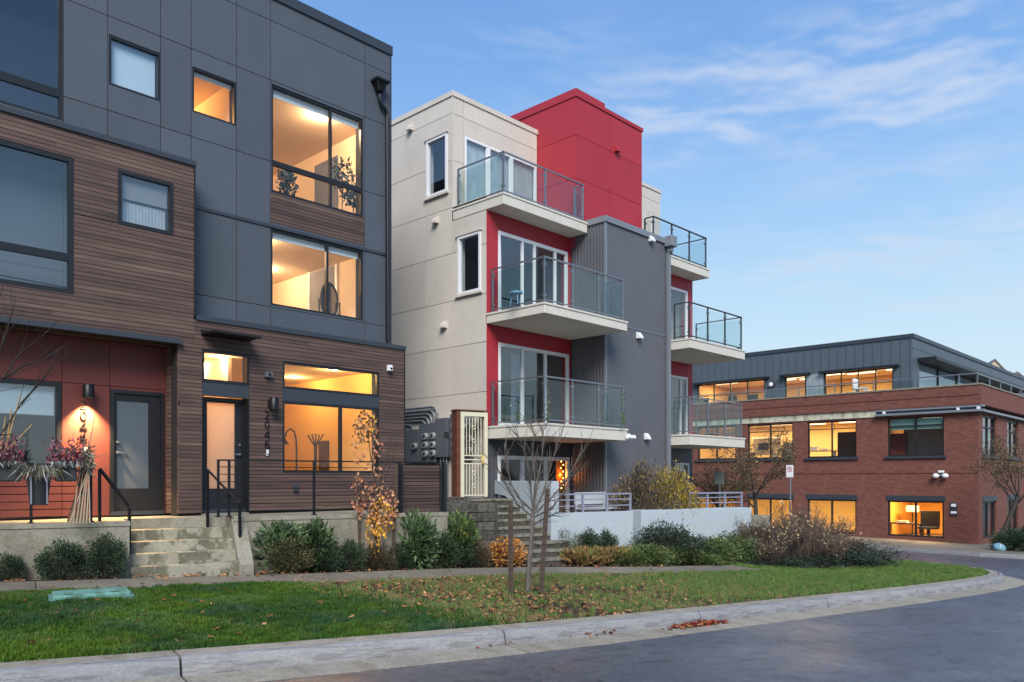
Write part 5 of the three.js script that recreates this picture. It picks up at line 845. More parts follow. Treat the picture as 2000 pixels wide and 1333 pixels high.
const kinds = {
  box: { n: 4200, clumps: 44, L: .05, W: .034, ratio: .85, cols: [LC(38, 56, 38), LC(48, 68, 44), LC(58, 76, 46), LC(30, 46, 34)] },
  olive: { n: 3600, clumps: 40, L: .055, W: .03, ratio: .8, cols: [LC(60, 70, 38), LC(74, 78, 44), LC(84, 66, 44), LC(52, 66, 40), LC(92, 88, 50)] },
  rust: { n: 3200, clumps: 38, L: .055, W: .032, ratio: .75, cols: [LC(70, 58, 40), LC(58, 62, 38), LC(92, 60, 44), LC(52, 56, 38)] },
  rhodo: { n: 1500, clumps: 34, L: .15, W: .055, ratio: .85, droop: .12, cols: [LC(52, 74, 42), LC(66, 92, 52), LC(42, 60, 38), LC(84, 108, 66)] },
  rhodoY: { n: 1400, clumps: 30, L: .15, W: .055, ratio: 1, droop: .1, cols: [LC(58, 84, 46), LC(76, 100, 50), LC(120, 130, 60), LC(48, 72, 44)] },
  orange: { n: 1500, clumps: 26, L: .09, W: .06, ratio: .95, cols: [LC(178, 124, 56), LC(186, 136, 66), LC(160, 100, 48), LC(132, 90, 52)] },
  dark: { n: 5200, clumps: 60, L: .036, W: .024, ratio: .55, cols: [LC(40, 58, 46), LC(50, 68, 50), LC(66, 70, 54), LC(34, 48, 42)] },
  yellow: { n: 9000, clumps: 90, cr: .17, L: .026, W: .017, ratio: .65, cols: [LC(120, 108, 50), LC(186, 156, 44), LC(150, 124, 48), LC(96, 92, 50), LC(86, 70, 56)] },
  plum: { n: 8000, clumps: 90, cr: .17, L: .028, W: .017, ratio: .65, cols: [LC(84, 64, 66), LC(72, 62, 56), LC(66, 70, 50), LC(96, 78, 66), LC(120, 104, 58)] },
  weed: { n: 3200, clumps: 46, L: .07, W: .022, ratio: .45, cols: [LC(76, 100, 54), LC(92, 114, 60), LC(60, 84, 50), LC(110, 112, 62)] },
  grey: { n: 900, clumps: 22, L: .07, W: .03, ratio: 1.4, cols: [LC(70, 88, 66), LC(96, 108, 78), LC(60, 74, 56), LC(110, 104, 84)] },
};
const shrubProto = {};
const stemMat = std('#4d4238', { roughness: .95 });
function shrub(kind, px, n, wPx, topPy, label, group, name = 'shrub', squash) {
  const f = facN(n), u = f.u(px), w = f.u(px + wPx / 2) - f.u(px - wPx / 2), y0 = gs(u) - .02, h = f.v(px, topPy) - y0, [x, z] = ws(u, n), v = Math.floor(hash(px, n * 10, 3) * 2), key = kind + v;
  if (!shrubProto[key]) shrubProto[key] = shrubGeo(kind.length * 31 + v * 7 + kind.charCodeAt(1), kinds[kind]);
  const g = thing(name, label, 'shrub', group, V(x, y0, z)); g.rotation.y = hash(px, 5, 1) * 6.28;
  const sc = V(w, h / kinds[kind].ratio, squash ?? w * .95), lv = new THREE.Mesh(shrubProto[key].leaves, M.leaf), stm = new THREE.Mesh(shrubProto[key].stems, stemMat);
  lv.name = 'foliage'; stm.name = 'stems'; for (const m of [lv, stm]) { m.scale.copy(sc); m.castShadow = m.receiveShadow = true; g.add(m); }
  return g;
}
const gL = 'evergreen shrubs below the left terrace wall', gRow = 'low clipped shrubs in the mulch bed', gBack = 'rhododendrons against the terrace wall';
[[12, 70, 1086, 'third evergreen shrub from the concrete steps along the terrace wall'], [120, 94, 1062, 'second evergreen shrub from the concrete steps along the terrace wall'], [205, 80, 1052, 'evergreen shrub right beside the foot of the concrete steps']].forEach(([px, w, top, l]) => shrub('box', px, 13.32, w, top, l, gL));
const rowN = (px) => { const s = facN(13.6).u(px); return nearN(s) + 1.22 + .3; };
shrub('olive', 567, rowN(567), 92, 1053, 'olive and rust tinted shrub at the foot of the cheek wall', null);
for (const [px, w, top] of [[632, 74, 1068], [685, 62, 1060], [785, 58, 1062], [826, 56, 1060], [868, 68, 1048], [903, 52, 1056]]) shrub('box', px, rowN(px), w, top, { 632: 'low green shrub beside the olive one in the mulch bed', 685: 'low green shrub left of the rusty one by the autumn tree', 785: 'low green shrub just past the autumn tree stakes', 826: 'low green shrub below the tall rhododendron', 868: 'tallest low green shrub at the terrace wall corner', 903: 'low green shrub below the yellow green rhododendron' }[px].replace('left of', 'beside'), gRow);
for (const [px, w, top] of [[738, 58, 1066], [930, 54, 1060]]) shrub('rust', px, rowN(px), w, top, px < 800 ? 'small rusty brown shrub under the autumn tree' : 'small rusty brown shrub beside the bright orange shrub', 'rusty shrubs in the mulch bed');
for (const [px, w, top] of [[545, 104, 1030], [612, 106, 1026]]) shrub('rhodo', px, 13.93, w, top, px < 600 ? 'large leaved rhododendron behind the olive shrub by the steps' : 'large leaved rhododendron in the middle of the terrace wall bed', gBack, 'rhododendron', .6);
shrub('rhodo', 810, 13.95, 78, 1014, 'large leaved rhododendron right of the orange leaved tree', null, 'rhododendron', .6);
shrub('rhodo', 858, 14.2, 60, 1040, 'low rhododendron at the corner of the terrace wall', null, 'rhododendron', .6);
shrub('rhodoY', 897, 14.3, 66, 1010, 'yellow green rhododendron before the dark block wall', null, 'rhododendron');
shrub('orange', 990, rowN(960) + .15, 62, 1050, 'bright orange autumn shrub at the foot of the stone stair', null);
shrub('grey', 1110, 14.75, 42, 1028, 'slender grey green shrub beside the white pier', null);
shrub('box', 1152, 14.75, 44, 1040, 'dense dark green shrub against the white garden wall', 'paired dark shrubs at the white wall'); shrub('box', 1182, 14.75, 42, 1042, 'dense dark green shrub against the white garden wall', 'paired dark shrubs at the white wall');
shrub('dark', 1300, 14.55, 96, 1034, 'broad dark shrub with rusty top against the white wall', null); shrub('dark', 1345, 14.4, 80, 1048, 'lower dark shrub beside the broad rusty topped one', null);
shrub('plum', 1258, 15.8, 110, 920, 'purple brown shrub behind the white planter wall', null); shrub('yellow', 1312, 15.7, 82, 924, 'bright yellow autumn shrub behind the white planter wall', null);
const gw = 'weedy green clumps along the path edge';
for (const [px, w, top] of [[1225, 80, 1078], [1262, 80, 1070], [1385, 90, 1062], [1428, 80, 1055], [1345, 90, 1074], [1470, 80, 1068]]) shrub('weed', px, 14.1, w, top, 'loose green weeds growing along the path under the white wall', gw, 'weed_clump');
for (const [px, w, top] of [[1565, 110, 1088], [1625, 120, 1078], [1680, 90, 1062], [1520, 90, 1096]]) shrub('dark', px, 13.0, w, top, 'low dark evergreen under the wild brown bush', 'dark evergreens under the wild bush');
shrub('dark', 1470, 14.4, 110, 1040, 'dark shrub where the white planter wall ends', null);
// dry grasses
function tuftGeo(seed, n, cols, hgt, spread, lean) { const R = rng(seed), lv = new Leaves(); for (let i = 0; i < n; i++) { const a = R() * 6.283, r = Math.sqrt(R()) * spread, b = V(Math.cos(a) * r, 0, Math.sin(a) * r), d = V(Math.cos(a) * lean * R(), 1, Math.sin(a) * lean * R()).add(rnd3(R).multiplyScalar(.2)).normalize(); lv.leaf(b, d, rnd3(R).cross(d).normalize(), hgt * (.5 + R() * .6), .012 + R() * .008, pick(R, cols), .35); } return lv.geo(); }
{ const cols = [LC(134, 112, 66), LC(118, 92, 58), LC(96, 100, 56), LC(150, 118, 76)], g = tuftGeo(3, 420, cols, .42, .22, 1.3);
  [1130, 1158, 1188, 1206].forEach((px, i) => { const f = facN(14.3), u = f.u(px), [x, z] = ws(u, 14.3 + (i % 2) * .1), t = thing('dry_grass', 'tuft of tan ornamental grass by the stone stair', 'grass tuft', 'tan grass tufts by the stair', V(x, gs(u) - .02, z)); const m = new THREE.Mesh(g, M.leaf); m.name = 'blades'; m.rotation.y = i * 2; m.castShadow = m.receiveShadow = true; t.add(m); });
}
// wild brown bush of twigs and seed heads at the corner
function twigBush(seed, n, h, spread, dots) {
  const R = rng(seed), tw = [], lv = new Leaves();
  for (let i = 0; i < n; i++) { const a = R() * 6.283, q = Math.sqrt(R()), b = V(Math.cos(a) * q * spread * .35, 0, Math.sin(a) * q * spread * .35), H = h * (.55 + R() * .5), e = V(Math.cos(a) * q * spread * (.7 + R() * .5), H, Math.sin(a) * q * spread * (.7 + R() * .5)), m = b.clone().lerp(e, .5).add(rnd3(R).multiplyScalar(.1)); m.y += .1;
    tw.push(limb([b, m, e], .008, .003, 3, false));
    for (let k = 0; k < 7; k++) { const s = m.clone().lerp(e, R()), d = rnd3(R).add(V(0, .8, 0)).normalize(), L = .12 + R() * .22, tip = s.clone().addScaledVector(d, L); tw.push(limb([s, tip], .0035, .0015, 3, false)); for (let j = 0; j < 5; j++) { const p = s.clone().lerp(tip, R()), dd = rnd3(R).normalize(); lv.leaf(p, dd, rnd3(R).cross(dd).normalize(), .035, .018, pick(R, [LC(92, 74, 68), LC(104, 88, 72), LC(78, 70, 52), LC(118, 98, 76)])); } if (R() < dots) { for (let j = 0; j < 3; j++) { const dd = rnd3(R).normalize(); lv.leaf(tip, dd, rnd3(R).cross(dd).normalize(), .05, .04, pick(R, [LC(206, 190, 150), LC(190, 170, 120), LC(220, 206, 150)])); } } }
  }
  return { tw: merge(tw), lv: lv.geo() };
}
{
  const A = twigBush(8, 120, 1.5, .85, .06), B = twigBush(9, 110, 1.25, .9, .1), tm = std('#5a4b44', { roughness: .95 });
  [[1478, 13.9, .72, A], [1525, 13.5, .8, B], [1575, 13.2, .74, A], [1622, 12.9, .62, B], [1664, 13.1, .5, A], [1505, 13.1, .5, B], [1560, 14.6, .95, A], [1612, 14.4, .9, B]].forEach(([px, n, k, p], i) => { const f = facN(n), u = f.u(px), [x, z] = ws(u, n), t = thing('wild_bush', 'tangled brown twiggy bush with pale seed heads at the corner', 'bush', 'wild bushes at the street corner', V(x, gs(u) - .02, z)); for (const [nm, g, m] of [['twigs', p.tw, tm], ['foliage', p.lv, M.leaf]]) { const q = new THREE.Mesh(g, m); q.name = nm; q.scale.setScalar(k); q.rotation.y = i * 1.7; q.castShadow = q.receiveShadow = true; t.add(q); } });
}
// ---------------------------------------------------------------- trees
function grow(R, tw, from, dir, len, r, level, tips) {             // recursive bare branches
  const n = 4, pts = [from.clone()], d = dir.clone(); for (let i = 0; i < n; i++) { d.add(rnd3(R).multiplyScalar(.16)).normalize(); d.y += .05; pts.push(pts[i].clone().addScaledVector(d, len / n)); }
  tw.push(limb(pts, r, r * .45, level > 1 ? 6 : 4)); if (level <= 0) { tips.push(pts[n]); return; }
  const k = level > 1 ? 4 : 3; for (let i = 0; i < k; i++) { const t = 1 + Math.floor(R() * (n - .01)), a = rnd3(R).cross(d).normalize(); grow(R, tw, pts[Math.min(n, t)], d.clone().add(a.multiplyScalar(.55 + R() * .5)).normalize(), len * (.45 + R() * .25), r * .5, level - 1, tips); }
  tips.push(pts[n]);
}
{ // bare sapling tied between two stakes on the verge
  const s0 = onG(1030, 1160), [, n0] = st(s0.x, s0.z), f = facN(n0), at = (px, py, o = 0) => { const q = facN(n0 + o).at(px, py); return facN(n0 + o).p(q.u, q.v, 0); };
  const t = thing('bare_sapling', 'young leafless tree with pale bark between two wooden stakes', 'tree', null, s0), R = rng(77);
  mesh('trunk', limb([s0.clone().add(V(0, -.05, 0)), at(1034, 1100), at(1038, 1050), at(1041, 1000)], .04, .028, 9), M.barkPale, t);
  const tw = []; const limbs = [[[1041, 1000], [1015, 975], [998, 945], [988, 905], [985, 868]], [[1040, 1010], [1010, 985], [990, 950], [978, 925], [962, 905]], [[1041, 1000], [1036, 950], [1030, 900], [1018, 865], [1008, 848]], [[1041, 1000], [1048, 950], [1058, 900], [1062, 860], [1060, 838]], [[1041, 1002], [1060, 965], [1072, 925], [1085, 880], [1096, 850]], [[1042, 1005], [1075, 975], [1105, 940], [1125, 905], [1143, 872]], [[1041, 1012], [1080, 992], [1098, 965], [1118, 930], [1128, 915]], [[1040, 1025], [1070, 1010], [1092, 1000], [1105, 990]], [[1041, 1000], [1045, 940], [1040, 890], [1043, 850], [1035, 826]]];
  limbs.forEach((L, i) => { const o = (hash(i, 1, 9) - .5) * 1.3, pts = L.map(([x, y], k) => at(x, y, o * k / (L.length - 1))); tw.push(limb(pts, .015, .0045, 5)); for (let k = 1; k < pts.length; k++) for (let j = 0; j < 5; j++) { const d = pts[k].clone().sub(pts[k - 1]).normalize().add(rnd3(R).multiplyScalar(.7)).normalize(), b = pts[k - 1].clone().lerp(pts[k], R()); const m = b.clone().addScaledVector(d, .14 + R() * .12); tw.push(limb([b, m, m.clone().addScaledVector(d.add(rnd3(R).multiplyScalar(.4)).normalize(), .1 + R() * .12)], .0055, .0025, 4)); } });
  mesh('crown', tw, M.barkPale, t);
  for (const [px, py, tx, ty, l] of [[998, 1163, 996, 986, 'weathered wooden stake left of the bare sapling'], [1056, 1162, 1068, 955, 'taller weathered wooden stake right of the bare sapling']]) { const b = onG(px, py), fn = facN(st(b.x, b.z)[1]), q = fn.at(tx, ty); single('tree_stake', bar(b.clone().add(V(0, -.1, 0)), fn.p(q.u, q.v, .02), .05), M.stake, l.replace('left of', 'beside').replace('right of', 'beside'), 'stake', 'stakes of the bare sapling'); }
}
{ // young tree with orange leaves before the lit window
  const n0 = 13.85, f = facN(n0), at = (px, py, o = 0) => { const g = facN(n0 + o), q = g.at(px, py); return g.p(q.u, q.v, 0); }, b = at(733, 1105); const t = thing('autumn_tree', 'slim young tree with sparse orange and yellow leaves', 'tree', null, b), R = rng(31);
  mesh('trunk', limb([b, at(735, 1060), at(733, 1010), at(738, 960)], .03, .02, 8), M.bark, t);
  const L = [[[738, 960], [728, 920], [722, 880], [718, 840], [722, 800]], [[738, 970], [745, 920], [742, 870], [735, 830], [728, 790]], [[735, 1000], [715, 970], [705, 935], [690, 930]], [[735, 1000], [760, 965], [770, 930], [785, 935]], [[738, 960], [758, 920], [770, 880], [778, 840]], [[738, 960], [755, 900], [765, 850]], [[735, 1015], [708, 990], [700, 960], [692, 985]], [[736, 990], [752, 980], [765, 985], [772, 960]], [[733, 1030], [722, 1000], [715, 980]], [[735, 1040], [750, 1020], [762, 1010]]];
  const tw = [], paths = L.map((P, i) => { const o = (hash(i, 2, 3) - .5) * .5, pts = P.map(([x, y], k) => at(x, y, o * k / 3)); tw.push(limb(pts, .012, .004, 5)); return pts; });
  mesh('branches', tw, M.bark, t);
  const lv = new Leaves(), pink = [LC(196, 142, 104), LC(182, 120, 84), LC(160, 104, 78), LC(206, 158, 118)], gold = [LC(214, 158, 50), LC(222, 172, 66), LC(200, 138, 48)], dk = [LC(110, 78, 50), LC(130, 92, 56), LC(84, 70, 44)];
  const put = (px, py, rx, ry, n, cols) => { for (let i = 0; i < n; i++) { let x, y; do { x = R() * 2 - 1; y = R() * 2 - 1; } while (x * x + y * y > 1); const p = at(px + x * rx, py + y * ry, (R() - .5) * .45), d = V((R() - .5), -.6 + (R() - .5) * .8, R() - .5).normalize(); lv.leaf(p, d, rnd3(R).cross(d).normalize(), .06 + R() * .03, .045 + R() * .02, pick(R, cols), .15); } };
  put(715, 830, 22, 32, 80, dk); put(712, 860, 26, 60, 95, pink); put(715, 825, 20, 20, 26, gold); put(738, 905, 14, 50, 40, pink); put(702, 965, 16, 45, 60, pink); put(735, 985, 42, 42, 190, pink); put(745, 1010, 26, 40, 190, gold); put(728, 1040, 16, 32, 70, gold); put(765, 990, 14, 40, 34, pink); put(735, 1075, 10, 18, 8, gold);
  mesh('foliage', lv.geo(), M.leafThin, t);
  for (const [x0, y0, x1, y1] of [[703, 1100, 701, 955], [766, 1100, 774, 905]]) { const a = at(x0, y0, .05); single('tree_stake', bar(V(a.x, gy(a.x, a.z) - .1, a.z), at(x1, y1, .05), .04), M.stake, 'thin brown stake supporting the orange leaved tree', 'stake', 'stakes of the orange leaved tree'); }
}
{ // twigs of a street tree reaching in at the left edge
  const b = onG(-130, 1190), [, n0] = st(b.x, b.z), at = (px, py, o = 0) => { const g = facN(n0 + o), q = g.at(px, py); return g.p(q.u, q.v, 0); }, t = thing('street_tree', 'leafless tree whose thin twigs cross the red wall', 'tree', null, b), R = rng(55), tw = [];
  mesh('trunk', limb([b.clone().add(V(0, -.05, 0)), at(-125, 1050), at(-118, 930), at(-112, 850)], .06, .045, 9), M.bark, t);
  for (const P of [[[-112, 850], [-60, 860], [0, 850], [40, 790], [78, 745]], [[-112, 850], [-50, 790], [5, 740], [40, 690], [85, 655]], [[-112, 850], [-40, 760], [-5, 700], [15, 640], [30, 585]], [[-112, 850], [-60, 720], [-20, 640], [5, 560]], [[-112, 850], [-100, 700], [-80, 560]], [[-112, 850], [-160, 700], [-190, 560]], [[40, 790], [75, 750], [98, 722]], [[5, 740], [45, 715], [95, 700]]]) { const o = (R() - .5) * .8, pts = P.map(([x, y], k) => at(x, y, o * k / 4)); tw.push(limb(pts, .014, .004, 5)); for (let k = 1; k < pts.length; k++) for (let j = 0; j < 4; j++) { const d = pts[k].clone().sub(pts[k - 1]).normalize().add(rnd3(R).multiplyScalar(.6)).normalize(), s = pts[k - 1].clone().lerp(pts[k], R()); tw.push(limb([s, s.clone().addScaledVector(d, .15 + R() * .25)], .004, .002, 4)); } }
  mesh('crown', tw, M.bark, t);
}
{ // mossy trees in front of the brick building and one by the corner
  const tree = (px, pyB, x, h, r, seed, mat, label, lean) => { const f = facX(x), u = f.u(px), b = V(x, gy(x, u) - .05, u), R = rng(seed), t = thing('bare_tree', label, 'tree', null, b), tw = [], tips = [], tp = b.clone().add(V(0, h * .4, 0)).add(lean); mesh('trunk', limb([b, b.clone().lerp(tp, .5).add(V(.04, 0, .06)), tp], r, r * .75, 8), mat, t); for (let i = 0; i < 5; i++) { const a = i * 1.26 + R(); grow(R, tw, tp.clone().add(V(0, -R() * .5, 0)), V(Math.cos(a) * .7, .75, Math.sin(a) * .7).normalize(), h * .28, r * .34, 3, tips); } mesh('branches', tw, mat, t);
    const lv = new Leaves(); for (const p of tips) for (let k = 0; k < 7; k++) { const q = p.clone().add(rnd3(R).multiplyScalar(.22)), d = rnd3(R).normalize(); lv.leaf(q, d, rnd3(R).cross(d).normalize(), .08, .05, pick(R, [LC(96, 82, 48), LC(80, 74, 40), LC(112, 84, 60), LC(70, 66, 40)])); } mesh('foliage', lv.geo(), M.leaf, t); };
  tree(1394, 1000, 27, 3.9, .08, 5, M.mossBark, 'mossy small tree behind the patio railing before the brick wall', V(0, 0, .2));
  tree(1472, 1000, 26, 4.7, .09, 6, M.bark, 'taller brown tree beside the parking sign before the brick wall', V(0, 0, .05));
  tree(1940, 1050, 37.5, 5.6, .11, 7, M.bark, 'leaning bare tree by the brick building corner', V(0, 0, .9));
}
// ---------------------------------------------------------------- flower boxes and dried stalks on the left railing
{
  const f = facN(13.5), boxes = [[-22, 42, 903, 941], [107, 149, 903, 941]];
  boxes.forEach(([a, b, y0, y1], i) => { const u0 = f.u(a), u1 = f.u(b), v1 = f.v(b, y0), v0 = f.v(b, y1), t = thing('flower_box', i ? 'black flower box of purple foliage beside the dried stalks' : 'black flower box with bamboo canes under the red wall window', 'flower box', null, f.p((u0 + u1) / 2, v0, 0)), R = rng(40 + i), lv = new Leaves(), c = f.p((u0 + u1) / 2, v1, .06);
    mesh('box', rectsMinus([u0, u1, v0, v1], []).map((r) => f.g(bev(r[0], r[1], r[2], r[3], -.08, .14, .02))), M.bin, t);
    for (let k = 0; k < 420; k++) { const p = c.clone().add(V((R() - .5) * .42, R() * R() * .42 - .02, (R() - .5) * .3)), d = V(R() - .5, R() * .9, R() - .5).normalize(); lv.leaf(p, d, rnd3(R).cross(d).normalize(), .05 + R() * .04, .03, pick(R, [LC(120, 52, 72), LC(92, 44, 58), LC(150, 84, 98), LC(70, 50, 54), LC(110, 100, 100)])); }
    for (let k = 0; k < 60; k++) { const p = c.clone().add(V((R() - .5) * .42, .02, .06 + R() * .08)), d = V(R() - .5, -.5 - R() * .6, R() * .4).normalize(); lv.leaf(p, d, rnd3(R).cross(d).normalize(), .07 + R() * .07, .018, pick(R, [LC(110, 112, 110), LC(88, 92, 88), LC(140, 142, 144)]), .2); }
    mesh('foliage', lv.geo(), M.leaf, t);
    if (!i) for (const [px, py] of [[22, 800], [40, 770], [62, 830], [10, 815]]) { const q = f.at(px, py); mesh('cane', limb([c.clone().add(V((R() - .5) * .3, -.02, 0)), f.p(q.u, q.v, .0)], .014, .008, 6), std('#9a7b4c', { roughness: .7 }), t); }
  });
  const u0 = f.u(52), u1 = f.u(97), v1 = f.v(75, 932), v0 = f.v(75, 987), t = thing('hanging_pot', 'tapered black hanging pot with trailing silver grass', 'hanging pot', null, f.p((u0 + u1) / 2, v0, .1)), R = rng(44), lv = new Leaves(), c = f.p((u0 + u1) / 2, v1, .1);
  mesh('pot', f.g(new THREE.CylinderGeometry(.21, .15, v1 - v0, 4, 1).rotateY(Math.PI / 4).scale(1.05, 1, .7).translate((u0 + u1) / 2, (v0 + v1) / 2, .1)), M.bin, t);
  for (const u of [u0 + .05, u1 - .04]) mesh('strap', f.g(bev(u - .011, u + .011, v0 + .02, v1 + .03, .235, .243, .003)), M.greyTrim, t);
  const bl = []; for (let k = 0; k < 150; k++) { const a = R() * 6.283, o = V(Math.cos(a), 0, Math.sin(a)), L = .16 + R() * .2, p0 = c.clone().addScaledVector(o, .06), p1 = p0.clone().addScaledVector(o, L * .45).add(V(0, L * .6, 0)), p2 = p0.clone().addScaledVector(o, L * (.9 + R() * .3)).add(V(0, L * (.5 - R() * .9), 0)); const col = pick(R, [LC(100, 104, 84), LC(124, 126, 112), LC(94, 88, 62), LC(138, 142, 140)]); for (const [A, B] of [[p0, p1], [p1, p2]]) { const d = B.clone().sub(A), l = d.length(); d.normalize(); lv.leaf(A, d, rnd3(R).cross(d).normalize(), l, .009, col, .05); } }
  mesh('foliage', lv.geo(), M.leaf, t);
  const s = thing('stalk_bundle', 'sheaf of tall dried stalks leaning on the terrace railing', 'dried stalks', null, onY(155, 1020, TY + .01)), g = facN(13.6), top = g.at(168, 905), neck = g.p(top.u, top.v, 0);
  for (let k = 0; k < 22; k++) { const b = onY(131 + k * 2.2, 1019 + (k % 3) * 2, TY + .013), q = neck.clone().add(V((R() - .5) * .16, (R() - .3) * .35, (R() - .5) * .12)); const e = q.clone().add(V((R() - .4) * .1, .08 + R() * .2, (R() - .5) * .1)); mesh('stalk', limb([b, b.clone().lerp(q, .5).add(rnd3(R).multiplyScalar(.02)), q, e], .011, .005, 5), std(['#8d7b66', '#7a6957', '#9c8b76'][k % 3], { roughness: .9 }), s); }
  for (const [px, py] of [[186, 802], [207, 888], [178, 850]]) { const q = g.at(px, py); mesh('stalk', limb([neck, neck.clone().lerp(g.p(q.u, q.v, 0), .5).add(V(.01, .03, 0)), g.p(q.u, q.v, 0)], .009, .003, 5), std('#8a7a66', { roughness: .9 }), s); }
  const l2 = new Leaves(); for (let k = 0; k < 160; k++) { const p = neck.clone().add(V((R() - .5) * .16, (R() - .4) * .4, (R() - .5) * .16)), d = V(R() - .5, R() - .7, R() - .5).normalize(); l2.leaf(p, d, rnd3(R).cross(d).normalize(), .08 + R() * .1, .014, pick(R, [LC(150, 140, 122), LC(120, 112, 96), LC(132, 138, 120)])); } mesh('dry_leaves', l2.geo(), M.leaf, s);
}
// climbing greenery on the lowest balcony posts
for (const [px, y0, y1] of [[1005, 733, 820], [1063, 735, 822], [1212, 752, 830]]) { const f = facZ(px < 1010 ? -13.4 : -12.46), a = f.at(px, y0), b = f.at(px, y1), R = rng(px), lv = new Leaves(), t = thing('ivy_garland', { 1005: 'thin green ivy on the side rail of the lowest balcony', 1063: 'thin green ivy on the corner post of the lowest balcony', 1212: 'thin green ivy on the far end post of the lowest balcony' }[px], 'ivy', 'ivy on the lowest balcony', f.p(b.u, b.v, .05)); for (let k = 0; k < 60; k++) { const p = f.p(a.u + (R() - .5) * .1, lerp(b.v, a.v, R() * R()), .06 + R() * .08), d = rnd3(R).normalize(); lv.leaf(p, d, rnd3(R).cross(d).normalize(), .05, .04, pick(R, [LC(70, 92, 48), LC(56, 78, 42), LC(100, 116, 56)])); } mesh('foliage', lv.geo(), M.leaf, t); mesh('stem', limb([f.p(b.u, b.v, .07), f.p(a.u, a.v, .07)], .006, .004, 4), stemMat, t); }
{ const f = facZ(-13.3), q = f.at(1008, 588), t = thing('garden_stool', 'small blue stool standing on the middle balcony', 'stool', null, V(q.u, YL[1], -13.3)), m = std('#4f7f9e', { roughness: .5 }); mesh('seat', new THREE.CylinderGeometry(.16, .16, .05, 20).translate(q.u, YL[1] + .3, -13.3), m, t); for (let i = 0; i < 3; i++) mesh('leg', rod(V(q.u + Math.cos(i * 2.1) * .1, YL[1] + .28, -13.3 + Math.sin(i * 2.1) * .1), V(q.u + Math.cos(i * 2.1) * .15, YL[1], -13.3 + Math.sin(i * 2.1) * .15), .014), m, t); }
// plants seen in the top townhouse window
{ const fl = FG.v(531, 395); [[560, 358, -14.95, .22], [668, 345, -15.1, .3], [690, 385, -15.0, .22]].forEach(([px, py, z, r], i) => { const f = facZ(z), q = f.at(px, py), R = rng(60 + i), lv = new Leaves(), t = thing('house_plant', ['bushy house plant in the lower left of the top window', 'tall house plant behind the right pane of the top window', 'broad leaved house plant low in the right pane of the top window'][i], 'house plant', null, V(q.u, fl, z)); mesh('pot', new THREE.CylinderGeometry(.13, .1, .22, 16).translate(q.u, fl + .111, z), M.bin, t); mesh('stem', rod(V(q.u, fl + .2, z), V(q.u, q.v, z), .012), stemMat, t); for (let k = 0; k < 150; k++) { const p = V(q.u, q.v, z).add(rnd3(R).multiply(V(r, r * 1.2, r * .7))), d = rnd3(R).add(V(0, .3, 0)).normalize(); lv.leaf(p, d, rnd3(R).cross(d).normalize(), .1 + R() * .08, .06, pick(R, [LC(60, 80, 84), LC(52, 66, 74), LC(74, 92, 80)])); } mesh('foliage', lv.geo(), M.leaf, t); }); }
// ================================================================ STREET THINGS
{
  const b = onG(180, 1176), [s, n] = st(b.x, b.z), f = facN(n), t = thing('utility_lid', 'weathered teal utility box lid set in the lawn', 'utility lid', null, b), g = gs(s), col = std('#6fa3a0', { map: rep(TX.stain, 1), roughness: .8 });
  mesh('lid', f.g(bev(s - .42, s + .42, g - .05, g + .1, -.5, .02, .025)), col, t); mesh('rim', f.g(bev(s - .46, s + .46, g - .08, g + .06, -.54, .06, .02)), std('#5d8c8a', { map: rep(TX.stain, 1), roughness: .85 }), t); for (const u of [-.25, .25]) mesh('lifting_slot', f.box(s + u - .05, s + u + .05, g + .1001, g + .104, -.06, -.02), M.dark, t);
}
function sign(px, pyT, pyB, wpx, x, front, label) {
  const f = facX(x), u = f.u(px), v1 = f.v(px, pyT), v0 = f.v(px, pyB), w = f.u(px + wpx / 2) - f.u(px - wpx / 2), gr = gy(x, u), t = thing('street_sign', label, 'sign', null, V(x, gr, u));
  mesh('pole', f.g(new THREE.CylinderGeometry(.028, .028, v1 - gr + .05, 10).translate(u, (v1 + gr) / 2 - .02, -.03)), M.steel, t);
  mesh('plate', f.g(bev(u - w / 2, u + w / 2, v0, v1, .0, .01, .004)), front ? std('#d6d4d8', { roughness: .5 }) : std('#8c9a94', { roughness: .5, metalness: .4 }), t);
  if (front) { const c = document.createElement('canvas'); c.width = 128; c.height = 192; const k = c.getContext('2d'); k.fillStyle = '#dcdade'; k.fillRect(0, 0, 128, 192); k.strokeStyle = '#a8404c'; k.lineWidth = 11; k.beginPath(); k.arc(64, 66, 42, 0, 7); k.stroke(); k.fillStyle = '#5d5560'; k.font = 'bold 62px sans-serif'; k.textAlign = 'center'; k.fillText('P', 64, 88); k.beginPath(); k.moveTo(34, 36); k.lineTo(94, 96); k.stroke(); const tx = new THREE.CanvasTexture(c); tx.colorSpace = THREE.SRGBColorSpace; const pg = new THREE.PlaneGeometry(w * .94, (v1 - v0) * .95).translate(u, (v0 + v1) / 2, .0115); mesh('sign_face', f.g(pg), std('#ffffff', { map: tx, roughness: .5 }), t); }
}
sign(1543, 909, 933, 14, 24.5, true, 'white and red parking sign on a thin pole by the bushes');
sign(1405, 921, 946, 18, 24.5, false, 'blank grey green sign back on a pole behind the patio railing');
